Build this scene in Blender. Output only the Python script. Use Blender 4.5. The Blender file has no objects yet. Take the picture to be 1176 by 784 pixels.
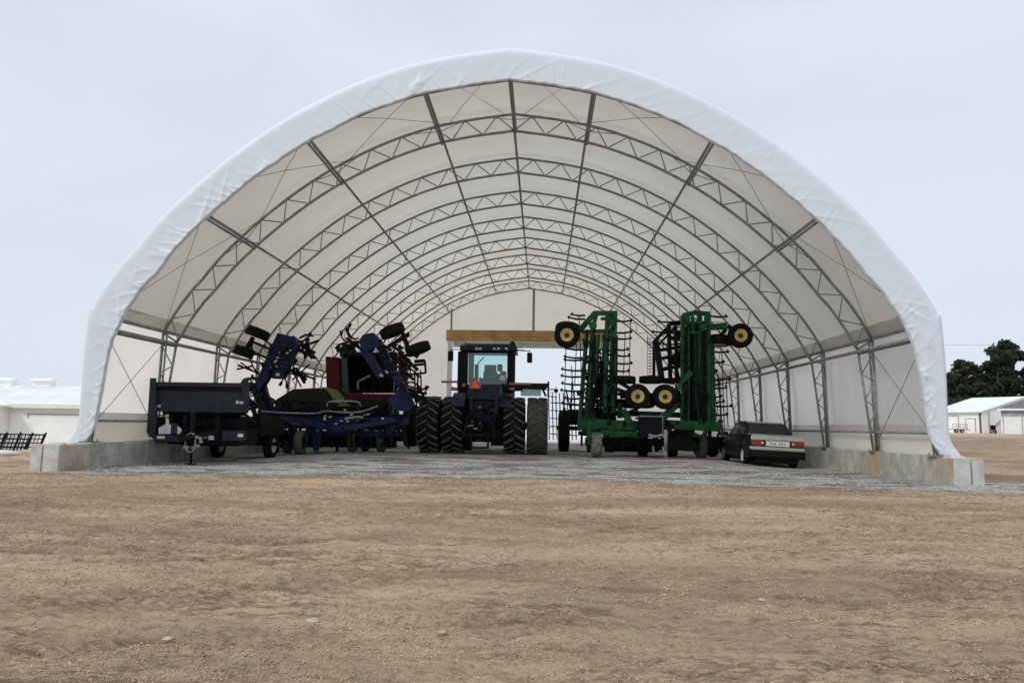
import bpy, math, random
import numpy as np
from mathutils import Vector, Matrix
random.seed(7); RNG = np.random.default_rng(11)
SC = bpy.context.scene
COL = SC.collection
R = math.radians
# ------------------------------------------------------------------ camera model
FPX, PW, PH = 888.0, 1176, 784
EYE = Vector((0, 0, 1.15))
def _cam():
    roll = R(0.85); dx, dy = 623 - PW/2, 489 - PH/2
    c, s = math.cos(roll), math.sin(roll)
    u = c*dx + s*dy; v = -s*dx + c*dy
    pitch = math.atan2(v, FPX); yaw = math.atan2(u, math.hypot(FPX, v))
    fw = Vector((-math.sin(yaw)*math.cos(pitch), math.cos(yaw)*math.cos(pitch), math.sin(pitch)))
    rt = Vector((math.cos(yaw), math.sin(yaw), 0)); up = rt.cross(fw)
    return fw, c*rt + s*up, s*rt - c*up
FW, CX, CD = _cam()
def P(px, py, Y):
    """photo pixel -> the real point at depth Y (building axis)"""
    d = FW*FPX + CX*(px-PW/2) + CD*(py-PH/2)
    return EYE + d*(Y/d.y)
cam = bpy.data.cameras.new('camera'); co = bpy.data.objects.new('camera', cam); COL.objects.link(co)
cam.sensor_width = 36; cam.lens = 36*FPX/PW; cam.clip_start = 0.05; cam.clip_end = 3000
m = Matrix.Identity(4)
for i in range(3):
    m[i][0] = CX[i]; m[i][1] = -CD[i]; m[i][2] = -FW[i]; m[i][3] = EYE[i]
co.matrix_world = m
SC.camera = co
# ------------------------------------------------------------------ materials
def nt_new(name):
    mt = bpy.data.materials.new(name); mt.use_nodes = True
    nt = mt.node_tree; nt.nodes.clear()
    out = nt.nodes.new('ShaderNodeOutputMaterial')
    return mt, nt, out
def node(nt, typ, ins=None, **kw):
    n = nt.nodes.new(typ)
    for k, v in kw.items(): setattr(n, k, v)
    if ins:
        for k, v in ins.items():
            if isinstance(v, bpy.types.NodeSocket): nt.links.new(v, n.inputs[k])
            else: n.inputs[k].default_value = v
    return n
def mixc(nt, fac, a, b, typ='MIX'):
    n = nt.nodes.new('ShaderNodeMix'); n.data_type = 'RGBA'; n.blend_type = typ
    for s, v in ((n.inputs[0], fac), (n.inputs[6], a), (n.inputs[7], b)):
        if isinstance(v, bpy.types.NodeSocket): nt.links.new(v, s)
        else: s.default_value = v if not isinstance(v, tuple) else (*v[:3], 1)
    return n.outputs[2]
def ramp(nt, fac, a, b, lo=0.0, hi=1.0):
    n = nt.nodes.new('ShaderNodeMapRange'); n.interpolation_type = 'SMOOTHSTEP'
    nt.links.new(fac, n.inputs['Value'])
    n.inputs['From Min'].default_value = a; n.inputs['From Max'].default_value = b
    n.inputs['To Min'].default_value = lo; n.inputs['To Max'].default_value = hi
    return n.outputs['Result']
def noise(nt, vec, scale, detail=5, rough=0.55, dist=0.0):
    n = nt.nodes.new('ShaderNodeTexNoise')
    n.inputs['Scale'].default_value = scale; n.inputs['Detail'].default_value = detail
    n.inputs['Roughness'].default_value = rough; n.inputs['Distortion'].default_value = dist
    if vec is not None: nt.links.new(vec, n.inputs['Vector'])
    return n.outputs['Fac']
def coords(nt, scale=(1, 1, 1), rot=(0, 0, 0), kind='Object'):
    t = nt.nodes.new('ShaderNodeTexCoord'); mp = nt.nodes.new('ShaderNodeMapping')
    mp.inputs['Scale'].default_value = scale; mp.inputs['Rotation'].default_value = rot
    nt.links.new(t.outputs[kind], mp.inputs['Vector'])
    return mp.outputs['Vector']
def math_(nt, op, a, b=0.0):
    n = nt.nodes.new('ShaderNodeMath'); n.operation = op
    for i, v in enumerate((a, b)):
        if isinstance(v, bpy.types.NodeSocket): nt.links.new(v, n.inputs[i])
        else: n.inputs[i].default_value = v
    return n.outputs[0]
DUST = (0.23, 0.185, 0.14)
def paint(name, col, rough=0.4, metal=0.0, dust=0.3, var=0.25, scale=3.0, bump=0.0, coat=0.0, dustcol=DUST, spec=0.5):
    mt, nt, out = nt_new(name)
    v = coords(nt)
    n1 = noise(nt, v, scale, 6, 0.6); n2 = noise(nt, v, scale*5.3, 5, 0.65, 0.4)
    dark = tuple(c*(1-var) for c in col); lite = tuple(min(1, c*(1+var)) for c in col)
    c = mixc(nt, ramp(nt, n1, 0.35, 0.65), dark, lite)
    df = math_(nt, 'MULTIPLY', ramp(nt, n2, 0.42, 0.75), dust)
    c = mixc(nt, df, c, dustcol)
    b = node(nt, 'ShaderNodeBsdfPrincipled', {'Base Color': c, 'Metallic': metal, 'Coat Weight': coat, 'Specular IOR Level': spec})
    nt.links.new(ramp(nt, n2, 0.3, 0.7, rough*0.8, min(1, rough*1.35)), b.inputs['Roughness'])
    if bump:
        bp = node(nt, 'ShaderNodeBump', {'Height': n2, 'Strength': bump, 'Distance': 0.02})
        nt.links.new(bp.outputs[0], b.inputs['Normal'])
    nt.links.new(b.outputs[0], out.inputs[0])
    return mt
def fabric(name, col, trans, wr=0.0, wscale=(1, 1, 1), seam_shade=False, dirt=0.08):
    mt, nt, out = nt_new(name)
    v = coords(nt, wscale)
    n1 = noise(nt, v, 0.6, 6, 0.6, 0.6); n2 = noise(nt, v, 3.0, 6, 0.6, 1.0)
    c = mixc(nt, math_(nt, 'MULTIPLY', ramp(nt, n1, 0.4, 0.75), dirt*4), col, tuple(x*0.8 for x in col))
    c = mixc(nt, math_(nt, 'MULTIPLY', ramp(nt, n2, 0.5, 0.8), dirt), c, (0.35, 0.3, 0.24))
    if seam_shade:  # weld seams and the shadow lines beside the trusses, painted as darker bands
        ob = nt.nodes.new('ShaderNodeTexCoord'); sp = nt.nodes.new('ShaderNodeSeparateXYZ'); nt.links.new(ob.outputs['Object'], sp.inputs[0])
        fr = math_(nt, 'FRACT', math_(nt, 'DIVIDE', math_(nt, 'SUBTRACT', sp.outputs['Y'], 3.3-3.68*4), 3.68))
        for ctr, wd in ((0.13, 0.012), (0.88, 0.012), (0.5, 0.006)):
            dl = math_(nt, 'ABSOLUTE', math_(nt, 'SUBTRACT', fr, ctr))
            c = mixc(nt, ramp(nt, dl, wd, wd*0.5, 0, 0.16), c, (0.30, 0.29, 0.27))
    d = node(nt, 'ShaderNodeBsdfDiffuse', {'Color': c}); t = node(nt, 'ShaderNodeBsdfTranslucent', {'Color': c})
    g = node(nt, 'ShaderNodeBsdfGlossy', {'Roughness': 0.45, 'Color': (1, 1, 1, 1)})
    mx = node(nt, 'ShaderNodeMixShader', {0: trans, 1: d.outputs[0], 2: t.outputs[0]})
    lw = node(nt, 'ShaderNodeFresnel', {'IOR': 1.35})
    mx2 = node(nt, 'ShaderNodeMixShader', {0: math_(nt, 'MULTIPLY', lw.outputs[0], 0.5), 1: mx.outputs[0], 2: g.outputs[0]})
    if wr:
        bp = node(nt, 'ShaderNodeBump', {'Height': n2, 'Strength': wr, 'Distance': 0.04})
        for q in (d, t, g): nt.links.new(bp.outputs[0], q.inputs['Normal'])
    nt.links.new(mx2.outputs[0], out.inputs[0])
    return mt
def concrete(name, col, stain, amt):
    mt, nt, out = nt_new(name)
    oi = nt.nodes.new('ShaderNodeObjectInfo')
    t = nt.nodes.new('ShaderNodeTexCoord')
    add = node(nt, 'ShaderNodeVectorMath', {0: t.outputs['Object']}, operation='ADD')
    mul = math_(nt, 'MULTIPLY', oi.outputs['Random'], 37.0); nt.links.new(mul, add.inputs[1])
    v = add.outputs[0]
    mp = node(nt, 'ShaderNodeMapping', {'Vector': v}); mp.inputs['Scale'].default_value = (1.5, 1.5, 0.8)
    n1 = noise(nt, v, 2.2, 7, 0.65, 0.3); n2 = noise(nt, mp.outputs[0], 2.0, 6, 0.65); n3 = noise(nt, v, 30, 4, 0.7)
    c = mixc(nt, ramp(nt, n1, 0.3, 0.7), tuple(x*0.72 for x in col), tuple(x*1.18 for x in col))
    c = mixc(nt, math_(nt, 'MULTIPLY', ramp(nt, n2, 0.42, 0.66), amt), c, stain)
    c = mixc(nt, math_(nt, 'MULTIPLY', ramp(nt, n3, 0.6, 0.75), 0.35), c, (0.13, 0.12, 0.11))
    b = node(nt, 'ShaderNodeBsdfPrincipled', {'Base Color': c, 'Roughness': 0.9})
    h = math_(nt, 'ADD', math_(nt, 'MULTIPLY', n3, 0.4), n1)
    bp = node(nt, 'ShaderNodeBump', {'Height': h, 'Strength': 0.6, 'Distance': 0.02})
    nt.links.new(bp.outputs[0], b.inputs['Normal']); nt.links.new(b.outputs[0], out.inputs[0])
    return mt
def glass(name, tint, alpha):
    """tinted window: part clear, part glossy, real through any lens"""
    mt, nt, out = nt_new(name)
    tr = node(nt, 'ShaderNodeBsdfTransparent', {'Color': (*tint, 1)})
    gl = node(nt, 'ShaderNodeBsdfGlossy', {'Roughness': 0.05, 'Color': (0.9, 0.95, 0.95, 1)})
    lw = node(nt, 'ShaderNodeFresnel', {'IOR': 1.5})
    f = math_(nt, 'ADD', math_(nt, 'MULTIPLY', lw.outputs[0], 0.9), alpha)
    mx = node(nt, 'ShaderNodeMixShader', {0: f, 1: tr.outputs[0], 2: gl.outputs[0]})
    nt.links.new(mx.outputs[0], out.inputs[0])
    return mt
def ground_mat():
    mt, nt, out = nt_new('bare_dirt_and_gravel')
    g = nt.nodes.new('ShaderNodeNewGeometry'); pos = g.outputs['Position']
    def mp(sc, rot=0):
        n = node(nt, 'ShaderNodeMapping', {'Vector': pos}); n.inputs['Scale'].default_value = sc; n.inputs['Rotation'].default_value = (0, 0, rot)
        return n.outputs[0]
    big = noise(nt, mp((0.16, 0.4, 1), R(8)), 1.0, 6, 0.6, 0.5)
    mid = noise(nt, mp((0.5, 1.6, 1), R(-10)), 1.2, 8, 0.65, 0.8)
    fin = noise(nt, mp((1, 1, 1)), 26, 6, 0.8)
    grit = noise(nt, mp((1, 1, 1)), 120, 4, 0.85)
    turned_attr = nt.nodes.new('ShaderNodeAttribute'); turned_attr.attribute_name = 'turned'
    c = mixc(nt, ramp(nt, big, 0.36, 0.66), (0.60, 0.432, 0.280), (0.71, 0.528, 0.355))
    c = mixc(nt, math_(nt, 'MULTIPLY', ramp(nt, mid, 0.50, 0.72), 0.42), c, (0.27, 0.195, 0.13))
    c = mixc(nt, math_(nt, 'MULTIPLY', ramp(nt, fin, 0.35, 0.7), 0.45), c, (0.54, 0.445, 0.34))
    c = mixc(nt, math_(nt, 'MULTIPLY', ramp(nt, grit, 0.54, 0.68), 0.5), c, (0.19, 0.14, 0.095))
    stk = noise(nt, mp((0.7, 5.5, 1), R(6)), 1.5, 6, 0.7, 0.6); c = mixc(nt, math_(nt, 'MULTIPLY', math_(nt, 'MULTIPLY', ramp(nt, stk, 0.50, 0.62), ramp(nt, noise(nt, mp((1, 2.2, 1), R(-5)), 7, 5, 0.75), 0.40, 0.58)), 0.55), c, (0.21, 0.15, 0.10))
    c9 = noise(nt, mp((1, 1.15, 1), R(12)), 7.5, 4, 0.72); c18 = noise(nt, mp((1, 1, 1), R(40)), 17, 4, 0.75)
    patch = noise(nt, mp((0.3, 0.7, 1), R(-12)), 1.3, 5, 0.65, 0.5)
    c = mixc(nt, math_(nt, 'MULTIPLY', ramp(nt, c9, 0.50, 0.62), ramp(nt, patch, 0.40, 0.62, 0.05, 0.58)), c, (0.195, 0.139, 0.091))
    c = mixc(nt, math_(nt, 'MULTIPLY', ramp(nt, c18, 0.52, 0.62), 0.42), c, (0.20, 0.146, 0.098))
    c = mixc(nt, math_(nt, 'MULTIPLY', ramp(nt, c18, 0.46, 0.34), 0.35), c, (0.66, 0.54, 0.41))
    ln = noise(nt, mp((0.55, 2.6, 1), R(7)), 1.1, 5, 0.6, 0.9); ln2 = noise(nt, mp((0.8, 3.6, 1), R(-14)), 1.3, 5, 0.62, 0.8)
    for q_, a_ in ((ln, 0.75), (ln2, 0.6)):  # thin dark lines painting furrow-edge relief shading into the soil colour
        edge_ = math_(nt, 'ABSOLUTE', math_(nt, 'SUBTRACT', q_, 0.5))
        c = mixc(nt, math_(nt, 'MULTIPLY', math_(nt, 'MULTIPLY', ramp(nt, edge_, 0.022, 0.006), ramp(nt, patch, 0.42, 0.56)), a_*0.75), c, (0.115, 0.078, 0.050))
    far2 = noise(nt, mp((0.10, 0.33, 1), R(14)), 1.0, 6, 0.62, 0.6)
    c = mixc(nt, math_(nt, 'MULTIPLY', ramp(nt, far2, 0.47, 0.62), 0.5), c, (0.235, 0.166, 0.108))
    c = mixc(nt, math_(nt, 'MULTIPLY', turned_attr.outputs['Fac'], ramp(nt, c18, 0.38, 0.6, 0.45, 0.85)), c, (0.205, 0.138, 0.090))  # darker soil colour where the mask marks ruts, tracks, berm and yard
    # gravel
    v1 = nt.nodes.new('ShaderNodeTexVoronoi'); nt.links.new(pos, v1.inputs['Vector']); v1.inputs['Scale'].default_value = 30
    gcol = mixc(nt, v1.outputs['Color'], (0.2, 0.2, 0.2), (0.50, 0.49, 0.47))
    bw = nt.nodes.new('ShaderNodeRGBToBW'); nt.links.new(v1.outputs['Color'], bw.inputs[0])
    gcol = mixc(nt, bw.outputs[0], (0.25, 0.246, 0.235), (0.80, 0.785, 0.75))
    gn = noise(nt, mp((0.5, 1.1, 1)), 1.2, 8, 0.72, 0.5)
    gcol = mixc(nt, math_(nt, 'MULTIPLY', ramp(nt, gn, 0.45, 0.58), 0.85), gcol, (0.155, 0.142, 0.122))
    gmask = nt.nodes.new('ShaderNodeAttribute'); gmask.attribute_name = 'gravel'
    edge = math_(nt, 'ADD', gmask.outputs['Fac'], math_(nt, 'MULTIPLY', math_(nt, 'SUBTRACT', noise(nt, mp((0.9, 1.6, 1)), 1.6, 9, 0.8), 0.5), 2.3))
    gm = ramp(nt, edge, 0.38, 0.62)
    c = mixc(nt, gm, c, gcol)
    b = node(nt, 'ShaderNodeBsdfPrincipled', {'Base Color': c, 'Roughness': 0.95, 'Specular IOR Level': 0.2})
    hd = math_(nt, 'ADD', math_(nt, 'ADD', math_(nt, 'MULTIPLY', c9, -1.3), math_(nt, 'MULTIPLY', c18, -0.9)), math_(nt, 'ADD', math_(nt, 'MULTIPLY', fin, 0.8), math_(nt, 'MULTIPLY', grit, 0.35)))
    hg = math_(nt, 'MULTIPLY', v1.outputs['Distance'], -1.4)
    hm = nt.nodes.new('ShaderNodeMix'); hm.data_type = 'FLOAT'
    nt.links.new(gm, hm.inputs[0]); nt.links.new(hd, hm.inputs[2]); nt.links.new(hg, hm.inputs[3])
    bp = node(nt, 'ShaderNodeBump', {'Height': hm.outputs[0], 'Strength': 1.0, 'Distance': 0.045})
    nt.links.new(bp.outputs[0], b.inputs['Normal']); nt.links.new(b.outputs[0], out.inputs[0])
    return mt
M = dict(
    roof=fabric('white_fabric', (0.92, 0.85, 0.745), 0.51, 0.10, seam_shade=True),
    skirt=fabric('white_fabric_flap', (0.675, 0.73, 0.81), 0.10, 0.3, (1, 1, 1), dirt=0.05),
    wall=fabric('white_side_fabric', (0.93, 0.91, 0.88), 0.76, 0.12),
    endwall=fabric('white_end_fabric', (0.93, 0.85, 0.75), 0.66, 0.10),
    band=fabric('doubled_fabric', (0.74, 0.72, 0.69), 0.32, 0.1),
    board=fabric('cream_board', (0.90, 0.885, 0.82), 0.55, 0.0),
    steel=paint('galvanised_steel', (0.26, 0.26, 0.255), 0.55, 0.35, 0.12, 0.2, 4),
    cable=paint('steel_cable', (0.20, 0.20, 0.20), 0.55, 0.5, 0.0),
    grey=concrete('grey_concrete', (0.46, 0.455, 0.42), (0.28, 0.26, 0.21), 0.6),
    tan=concrete('tan_stained_concrete', (0.47, 0.43, 0.36), (0.42, 0.27, 0.155), 0.8),
    pale=concrete('pale_concrete', (0.47, 0.475, 0.46), (0.32, 0.31, 0.28), 0.5),
    slab=concrete('pale_slab', (0.60, 0.60, 0.58), (0.45, 0.44, 0.42), 0.4),
    wood=paint('timber', (0.50, 0.30, 0.115), 0.7, dust=0.25, var=0.2, scale=1.2, dustcol=(0.2, 0.12, 0.05)),
    white=paint('white_sheet', (0.74, 0.75, 0.75), 0.5, dust=0.12, var=0.06),
    navy=paint('navy_paint', (0.008, 0.012, 0.029), 0.4, dust=0.05, var=0.3, dustcol=(0.06, 0.06, 0.065), spec=0.22),
    slate=paint('slate_blue_paint', (0.021, 0.0265, 0.038), 0.5, dust=0.10, var=0.2, dustcol=(0.07, 0.07, 0.075), spec=0.2),
    blue=paint('blue_paint', (0.0052, 0.0115, 0.058), 0.38, dust=0.10, var=0.45, dustcol=(0.045, 0.05, 0.075), spec=0.2),
    green=paint('green_paint', (0.007, 0.078, 0.022), 0.4, dust=0.10, var=0.4, dustcol=(0.04, 0.06, 0.04), spec=0.2),
    lime=paint('lime_paint', (0.09, 0.14, 0.022), 0.5, dust=0.2, var=0.15),
    olive=paint('dark_olive_cover', (0.014, 0.016, 0.011), 0.5, dust=0.2, var=0.3, dustcol=(0.09, 0.085, 0.06), spec=0.2),
    red=paint('red_paint', (0.065, 0.0045, 0.006), 0.5, dust=0.12, var=0.35, dustcol=(0.04, 0.02, 0.02), spec=0.2),
    ink=paint('ink_blue_paint', (0.003, 0.0045, 0.011), 0.5, dust=0.04, spec=0.15, dustcol=(0.04, 0.04, 0.045)),
    teal=paint('teal_panel', (0.03, 0.07, 0.07), 0.4, dust=0.2, spec=0.2),
    paleteal=paint('pale_teal_panel', (0.42, 0.60, 0.60), 0.35, dust=0.1, var=0.1),
    yellow=paint('yellow_rim_paint', (0.66, 0.52, 0.19), 0.5, dust=0.3, var=0.2, scale=6),
    dark=paint('dark_steel', (0.009, 0.009, 0.0095), 0.6, 0.1, 0.08, 0.4, 6, dustcol=(0.06, 0.052, 0.045), spec=0.15),
    black=paint('black_plastic', (0.007, 0.007, 0.0075), 0.5, dust=0.06, dustcol=(0.05, 0.047, 0.043), spec=0.12),
    brown=paint('rusty_casting', (0.07, 0.024, 0.018), 0.7, dust=0.3, spec=0.2),
    rubber=paint('black_rubber', (0.0085, 0.0085, 0.0085), 0.8, dust=0.16, var=0.3, scale=5, bump=0.4, dustcol=(0.045, 0.041, 0.034), spec=0.12),
    lug=paint('lit_rubber_lug', (0.095, 0.088, 0.075), 0.85, dust=0.7, var=0.4, scale=5, bump=0.4, dustcol=(0.15, 0.138, 0.115), spec=0.2),  # lug colour lightened to paint in light caught on the tread tips
    dusty=paint('dusty_rubber', (0.055, 0.052, 0.044), 0.9, dust=0.7, var=0.25, scale=6, bump=0.5, dustcol=(0.17, 0.155, 0.125)),
    muddy=paint('mud_caked_rubber', (0.16, 0.15, 0.135), 0.9, dust=0.8, var=0.5, scale=7, bump=0.6, dustcol=(0.27, 0.255, 0.23)),
    chrome=paint('bright_steel', (0.55, 0.55, 0.55), 0.35, 0.7, 0.2, 0.1),
    greyrim=paint('pale_rim', (0.5, 0.5, 0.5), 0.5, dust=0.2),
    hose=paint('grey_hose', (0.26, 0.26, 0.27), 0.5, dust=0.1),
    label=paint('white_decal', (0.62, 0.62, 0.62), 0.5, dust=0.2, var=0.1),
    orange=paint('orange_reflector', (0.95, 0.11, 0.03), 0.4, dust=0.05, var=0.1),
    redlens=paint('red_lens', (0.24, 0.016, 0.016), 0.2, dust=0.05, var=0.2, coat=0.5),
    amber=paint('amber_lens', (0.40, 0.13, 0.02), 0.3, dust=0.1),
    cabglass=glass('tinted_cab_glass', (0.85, 0.95, 0.935), 0.02),
    carglass=glass('dark_car_glass', (0.22, 0.30, 0.28), 0.06),
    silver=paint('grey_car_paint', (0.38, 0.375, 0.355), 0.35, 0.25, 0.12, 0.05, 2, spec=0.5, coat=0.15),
    dark_shaded_car=paint('dark_shaded_car_side', (0.010, 0.012, 0.012), 0.5, 0.1, 0.08, 0.1, 2, spec=0.15),  # silver body sides painted dark for shade and dark reflections; cladding itself is dark
    seat=paint('grey_seat', (0.05, 0.058, 0.06), 0.8, dust=0.1),
    barnwall=paint('white_barn_wall', (0.88, 0.90, 0.90), 0.6, dust=0.06, var=0.04, scale=0.7, dustcol=(0.5, 0.5, 0.48)),
    barnroof=paint('pale_green_roof', (0.68, 0.73, 0.715), 0.45, 0.0, dust=0.1, var=0.08, scale=0.6),
    greyroof=paint('grey_shingle_roof', (0.11, 0.11, 0.125), 0.8, dust=0.1, var=0.2),
    whiteroof=paint('white_metal_roof', (0.84, 0.87, 0.87), 0.4, 0.0, dust=0.05, var=0.06, scale=0.6),
    greywall=paint('grey_trim', (0.33, 0.34, 0.36), 0.6, dust=0.1),
    bark=paint('bark', (0.055, 0.042, 0.032), 0.9, dust=0.0, var=0.4, scale=3, bump=0.6),
    stone=paint('pale_stone', (0.42, 0.35, 0.275), 0.85, dust=0.3, var=0.2, scale=9, bump=0.5),
    gstone=paint('gravel_stone', (0.36, 0.355, 0.345), 0.9, dust=0.4, var=0.4, scale=14, dustcol=(0.18, 0.16, 0.14)),
    clod=paint('dirt_clod', (0.36, 0.263, 0.178), 0.95, dust=0.5, var=0.45, scale=2.5, dustcol=(0.42, 0.33, 0.24)),
)
def leafmat(name, a, b):
    mt, nt, out = nt_new(name)
    v = coords(nt); n = noise(nt, v, 0.45, 5, 0.6); n2 = noise(nt, v, 6, 3, 0.6)
    c = mixc(nt, ramp(nt, n, 0.35, 0.65), a, b)
    c = mixc(nt, math_(nt, 'MULTIPLY', n2, 0.5), c, tuple(x*0.6 for x in a))
    d = node(nt, 'ShaderNodeBsdfDiffuse', {'Color': c}); t = node(nt, 'ShaderNodeBsdfTranslucent', {'Color': c})
    mx = node(nt, 'ShaderNodeMixShader', {0: 0.2, 1: d.outputs[0], 2: t.outputs[0]})
    nt.links.new(mx.outputs[0], out.inputs[0]); return mt
M['leafA'] = leafmat('dark_evergreen_leaf', (0.030, 0.046, 0.032), (0.068, 0.088, 0.058))
M['leafB'] = leafmat('dull_green_leaf', (0.042, 0.054, 0.034), (0.085, 0.094, 0.058))
# ------------------------------------------------------------------ mesh building
class MB:
    def __init__(s): s.v = []; s.f = []; s.sm = []
    def add(s, vs, fs, smooth=False):
        o = len(s.v); s.v += [Vector(v) for v in vs]
        for f in fs: s.f.append([i+o for i in f]); s.sm.append(smooth)
        return s
    def box(s, c, size, rot=None):
        c = Vector(c); hx, hy, hz = (q/2 for q in size); vs = []
        for z in (-hz, hz):
            for x, y in ((-hx, -hy), (hx, -hy), (hx, hy), (-hx, hy)):
                p = Vector((x, y, z)); vs.append(c + (rot @ p if rot else p))
        return s.add(vs, [(3, 2, 1, 0), (4, 5, 6, 7), (0, 1, 5, 4), (1, 2, 6, 5), (2, 3, 7, 6), (3, 0, 4, 7)])
    def bb(s, a, b):
        """box between two corners"""
        a, b = Vector(a), Vector(b)
        return s.box((a+b)/2, [max(abs(q), 1e-4) for q in (b-a)])
    def beam(s, p, q, w, h=None, side=(0, 1, 0)):
        """rectangular bar; w across in the view plane, h along 'side'"""
        h = h or w; p, q = Vector(p), Vector(q); d = (q-p)
        if d.length < 1e-6: return s
        z = d.normalized(); y = Vector(side)
        if abs(z.dot(y)) > 0.95: y = Vector((1, 0, 0))
        x = y.cross(z).normalized(); y = z.cross(x)
        vs = []
        for e in (p, q):
            for a, b in ((-1, -1), (1, -1), (1, 1), (-1, 1)): vs.append(e + x*(a*w/2) + y*(b*h/2))
        return s.add(vs, [(3, 2, 1, 0), (4, 5, 6, 7), (0, 1, 5, 4), (1, 2, 6, 5), (2, 3, 7, 6), (3, 0, 4, 7)])
    def tube(s, pts, r, n=8, cap=True):
        pts = [Vector(p) for p in pts]; rs = r if isinstance(r, (list, tuple)) else [r]*len(pts)
        o = len(s.v); ref = None
        for i, p in enumerate(pts):
            a = pts[max(i-1, 0)]; b = pts[min(i+1, len(pts)-1)]; t = (b-a).normalized()
            if ref is None:
                ref = Vector((0, 0, 1)) if abs(t.z) < 0.9 else Vector((1, 0, 0))
            x = (ref - t*ref.dot(t))
            if x.length < 1e-5: x = t.orthogonal()
            x.normalize(); ref = x; y = t.cross(x)
            for k in range(n):
                a_ = 2*math.pi*k/n; s.v.append(p + x*math.cos(a_)*rs[i] + y*math.sin(a_)*rs[i])
        for i in range(len(pts)-1):
            for k in range(n):
                k2 = (k+1) % n; s.f.append([o+i*n+k, o+i*n+k2, o+(i+1)*n+k2, o+(i+1)*n+k]); s.sm.append(True)
        if cap:
            s.f.append([o+k for k in range(n)][::-1]); s.sm.append(False)
            e = o+(len(pts)-1)*n; s.f.append([e+k for k in range(n)]); s.sm.append(False)
        return s
    def lathe(s, prof, c, axis, n=32, closed=False, smooth=True):
        """prof: (radius, along axis)"""
        c = Vector(c); a = Vector(axis).normalized(); x = a.orthogonal().normalized(); y = a.cross(x); o = len(s.v); L = len(prof)
        for k in range(n):
            t = 2*math.pi*k/n; d = x*math.cos(t) + y*math.sin(t)
            for r, h in prof: s.v.append(c + d*r + a*h)
        for k in range(n):
            k2 = (k+1) % n
            for i in range(L if closed else L-1):
                j = (i+1) % L; s.f.append([o+k*L+i, o+k*L+j, o+k2*L+j, o+k2*L+i]); s.sm.append(smooth)
        return s
    def disc(s, c, axis, r, t, n=24):
        return s.lathe([(0, -t/2), (r, -t/2), (r, t/2), (0, t/2)], c, axis, n, smooth=False)
    def prism(s, poly, ext):
        """planar polygon (world points) pushed along ext"""
        poly = [Vector(p) for p in poly]; e = Vector(ext); n = len(poly)
        fs = [list(range(n)), [n+i for i in range(n)][::-1]]
        for i in range(n): j = (i+1) % n; fs.append([j, i, n+i, n+j])
        return s.add(poly + [p+e for p in poly], fs)
    def ppx(s, pts, Y, t):
        return s.prism([P(x, y, Y) for x, y in pts], (0, t, 0))
    def blob(s, c, r, seed=0, amp=0.3, sub=1):
        rr = random.Random(seed); import itertools
        t = (1+5**.5)/2
        vs = [Vector(q).normalized() for q in [(-1, t, 0), (1, t, 0), (-1, -t, 0), (1, -t, 0), (0, -1, t), (0, 1, t), (0, -1, -t), (0, 1, -t), (t, 0, -1), (t, 0, 1), (-t, 0, -1), (-t, 0, 1)]]
        fs = [(0, 11, 5), (0, 5, 1), (0, 1, 7), (0, 7, 10), (0, 10, 11), (1, 5, 9), (5, 11, 4), (11, 10, 2), (10, 7, 6), (7, 1, 8), (3, 9, 4), (3, 4, 2), (3, 2, 6), (3, 6, 8), (3, 8, 9), (4, 9, 5), (2, 4, 11), (6, 2, 10), (8, 6, 7), (9, 8, 1)]
        r = Vector(r) if not isinstance(r, (int, float)) else Vector((r, r, r))
        vs = [Vector((v.x*r.x, v.y*r.y, v.z*r.z))*(1+rr.uniform(-amp, amp)) + Vector(c) for v in vs]
        return s.add(vs, fs)
    def build(s, name, mat, parent=None, org=None, bevel=0.0, loc=None):
        me = bpy.data.meshes.new(name)
        if org is None:
            org = Vector((0, 0, 0))
            if parent is not None and parent.get('_w'): org = Vector(parent['_w'])
            elif parent is not None and parent.parent is not None and parent.parent.get('_w'): org = Vector(parent.parent['_w'])
        me.from_pydata([v-Vector(org) for v in s.v], [], s.f); me.polygons.foreach_set('use_smooth', s.sm)
        me.materials.append(mat); me.update()
        o = bpy.data.objects.new(name, me); COL.objects.link(o)
        if parent is not None: o.parent = parent
        elif loc is None: o.location = org
        if bevel:
            b = o.modifiers.new('bevel', 'BEVEL'); b.width = bevel; b.segments = 2; b.limit_method = 'ANGLE'; b.angle_limit = R(35)
        return o
def islands(mb):
    par = list(range(len(mb.v)))
    def find(a):
        while par[a] != a: par[a] = par[par[a]]; a = par[a]
        return a
    for f in mb.f:
        r0 = find(f[0])
        for i in f[1:]: par[find(i)] = r0
    out = {}
    for f, s in zip(mb.f, mb.sm):
        r0 = find(f[0]); m_, idx = out.setdefault(r0, (MB(), {}))
        nf = []
        for i in f:
            if i not in idx: idx[i] = len(m_.v); m_.v.append(mb.v[i])
            nf.append(idx[i])
        m_.f.append(nf); m_.sm.append(s)
    return [m_ for m_, _ in out.values()]
def split(mb, name, mat, parent, **kw):
    return [m_.build(name, mat, parent, **kw) for m_ in islands(mb)]
def tag(o, label=None, cat=None, group=None, kind=None):
    if label: o['label'] = label
    if cat: o['category'] = cat
    if group: o['group'] = group
    if kind: o['kind'] = kind
    return o
def thing(name, label, cat, loc, group=None, rz=0.0, world=True):
    o = bpy.data.objects.new(name, None); COL.objects.link(o); o.location = loc; o.rotation_euler = (0, 0, rz)
    o.empty_display_size = 0.3
    if world: o['_w'] = list(loc)
    return tag(o, label, cat, group)
def copy_tree(o, parent=None):
    c = o.copy(); COL.objects.link(c); c.parent = parent
    for ch in list(o.children): copy_tree(ch, c)
    return c
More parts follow.
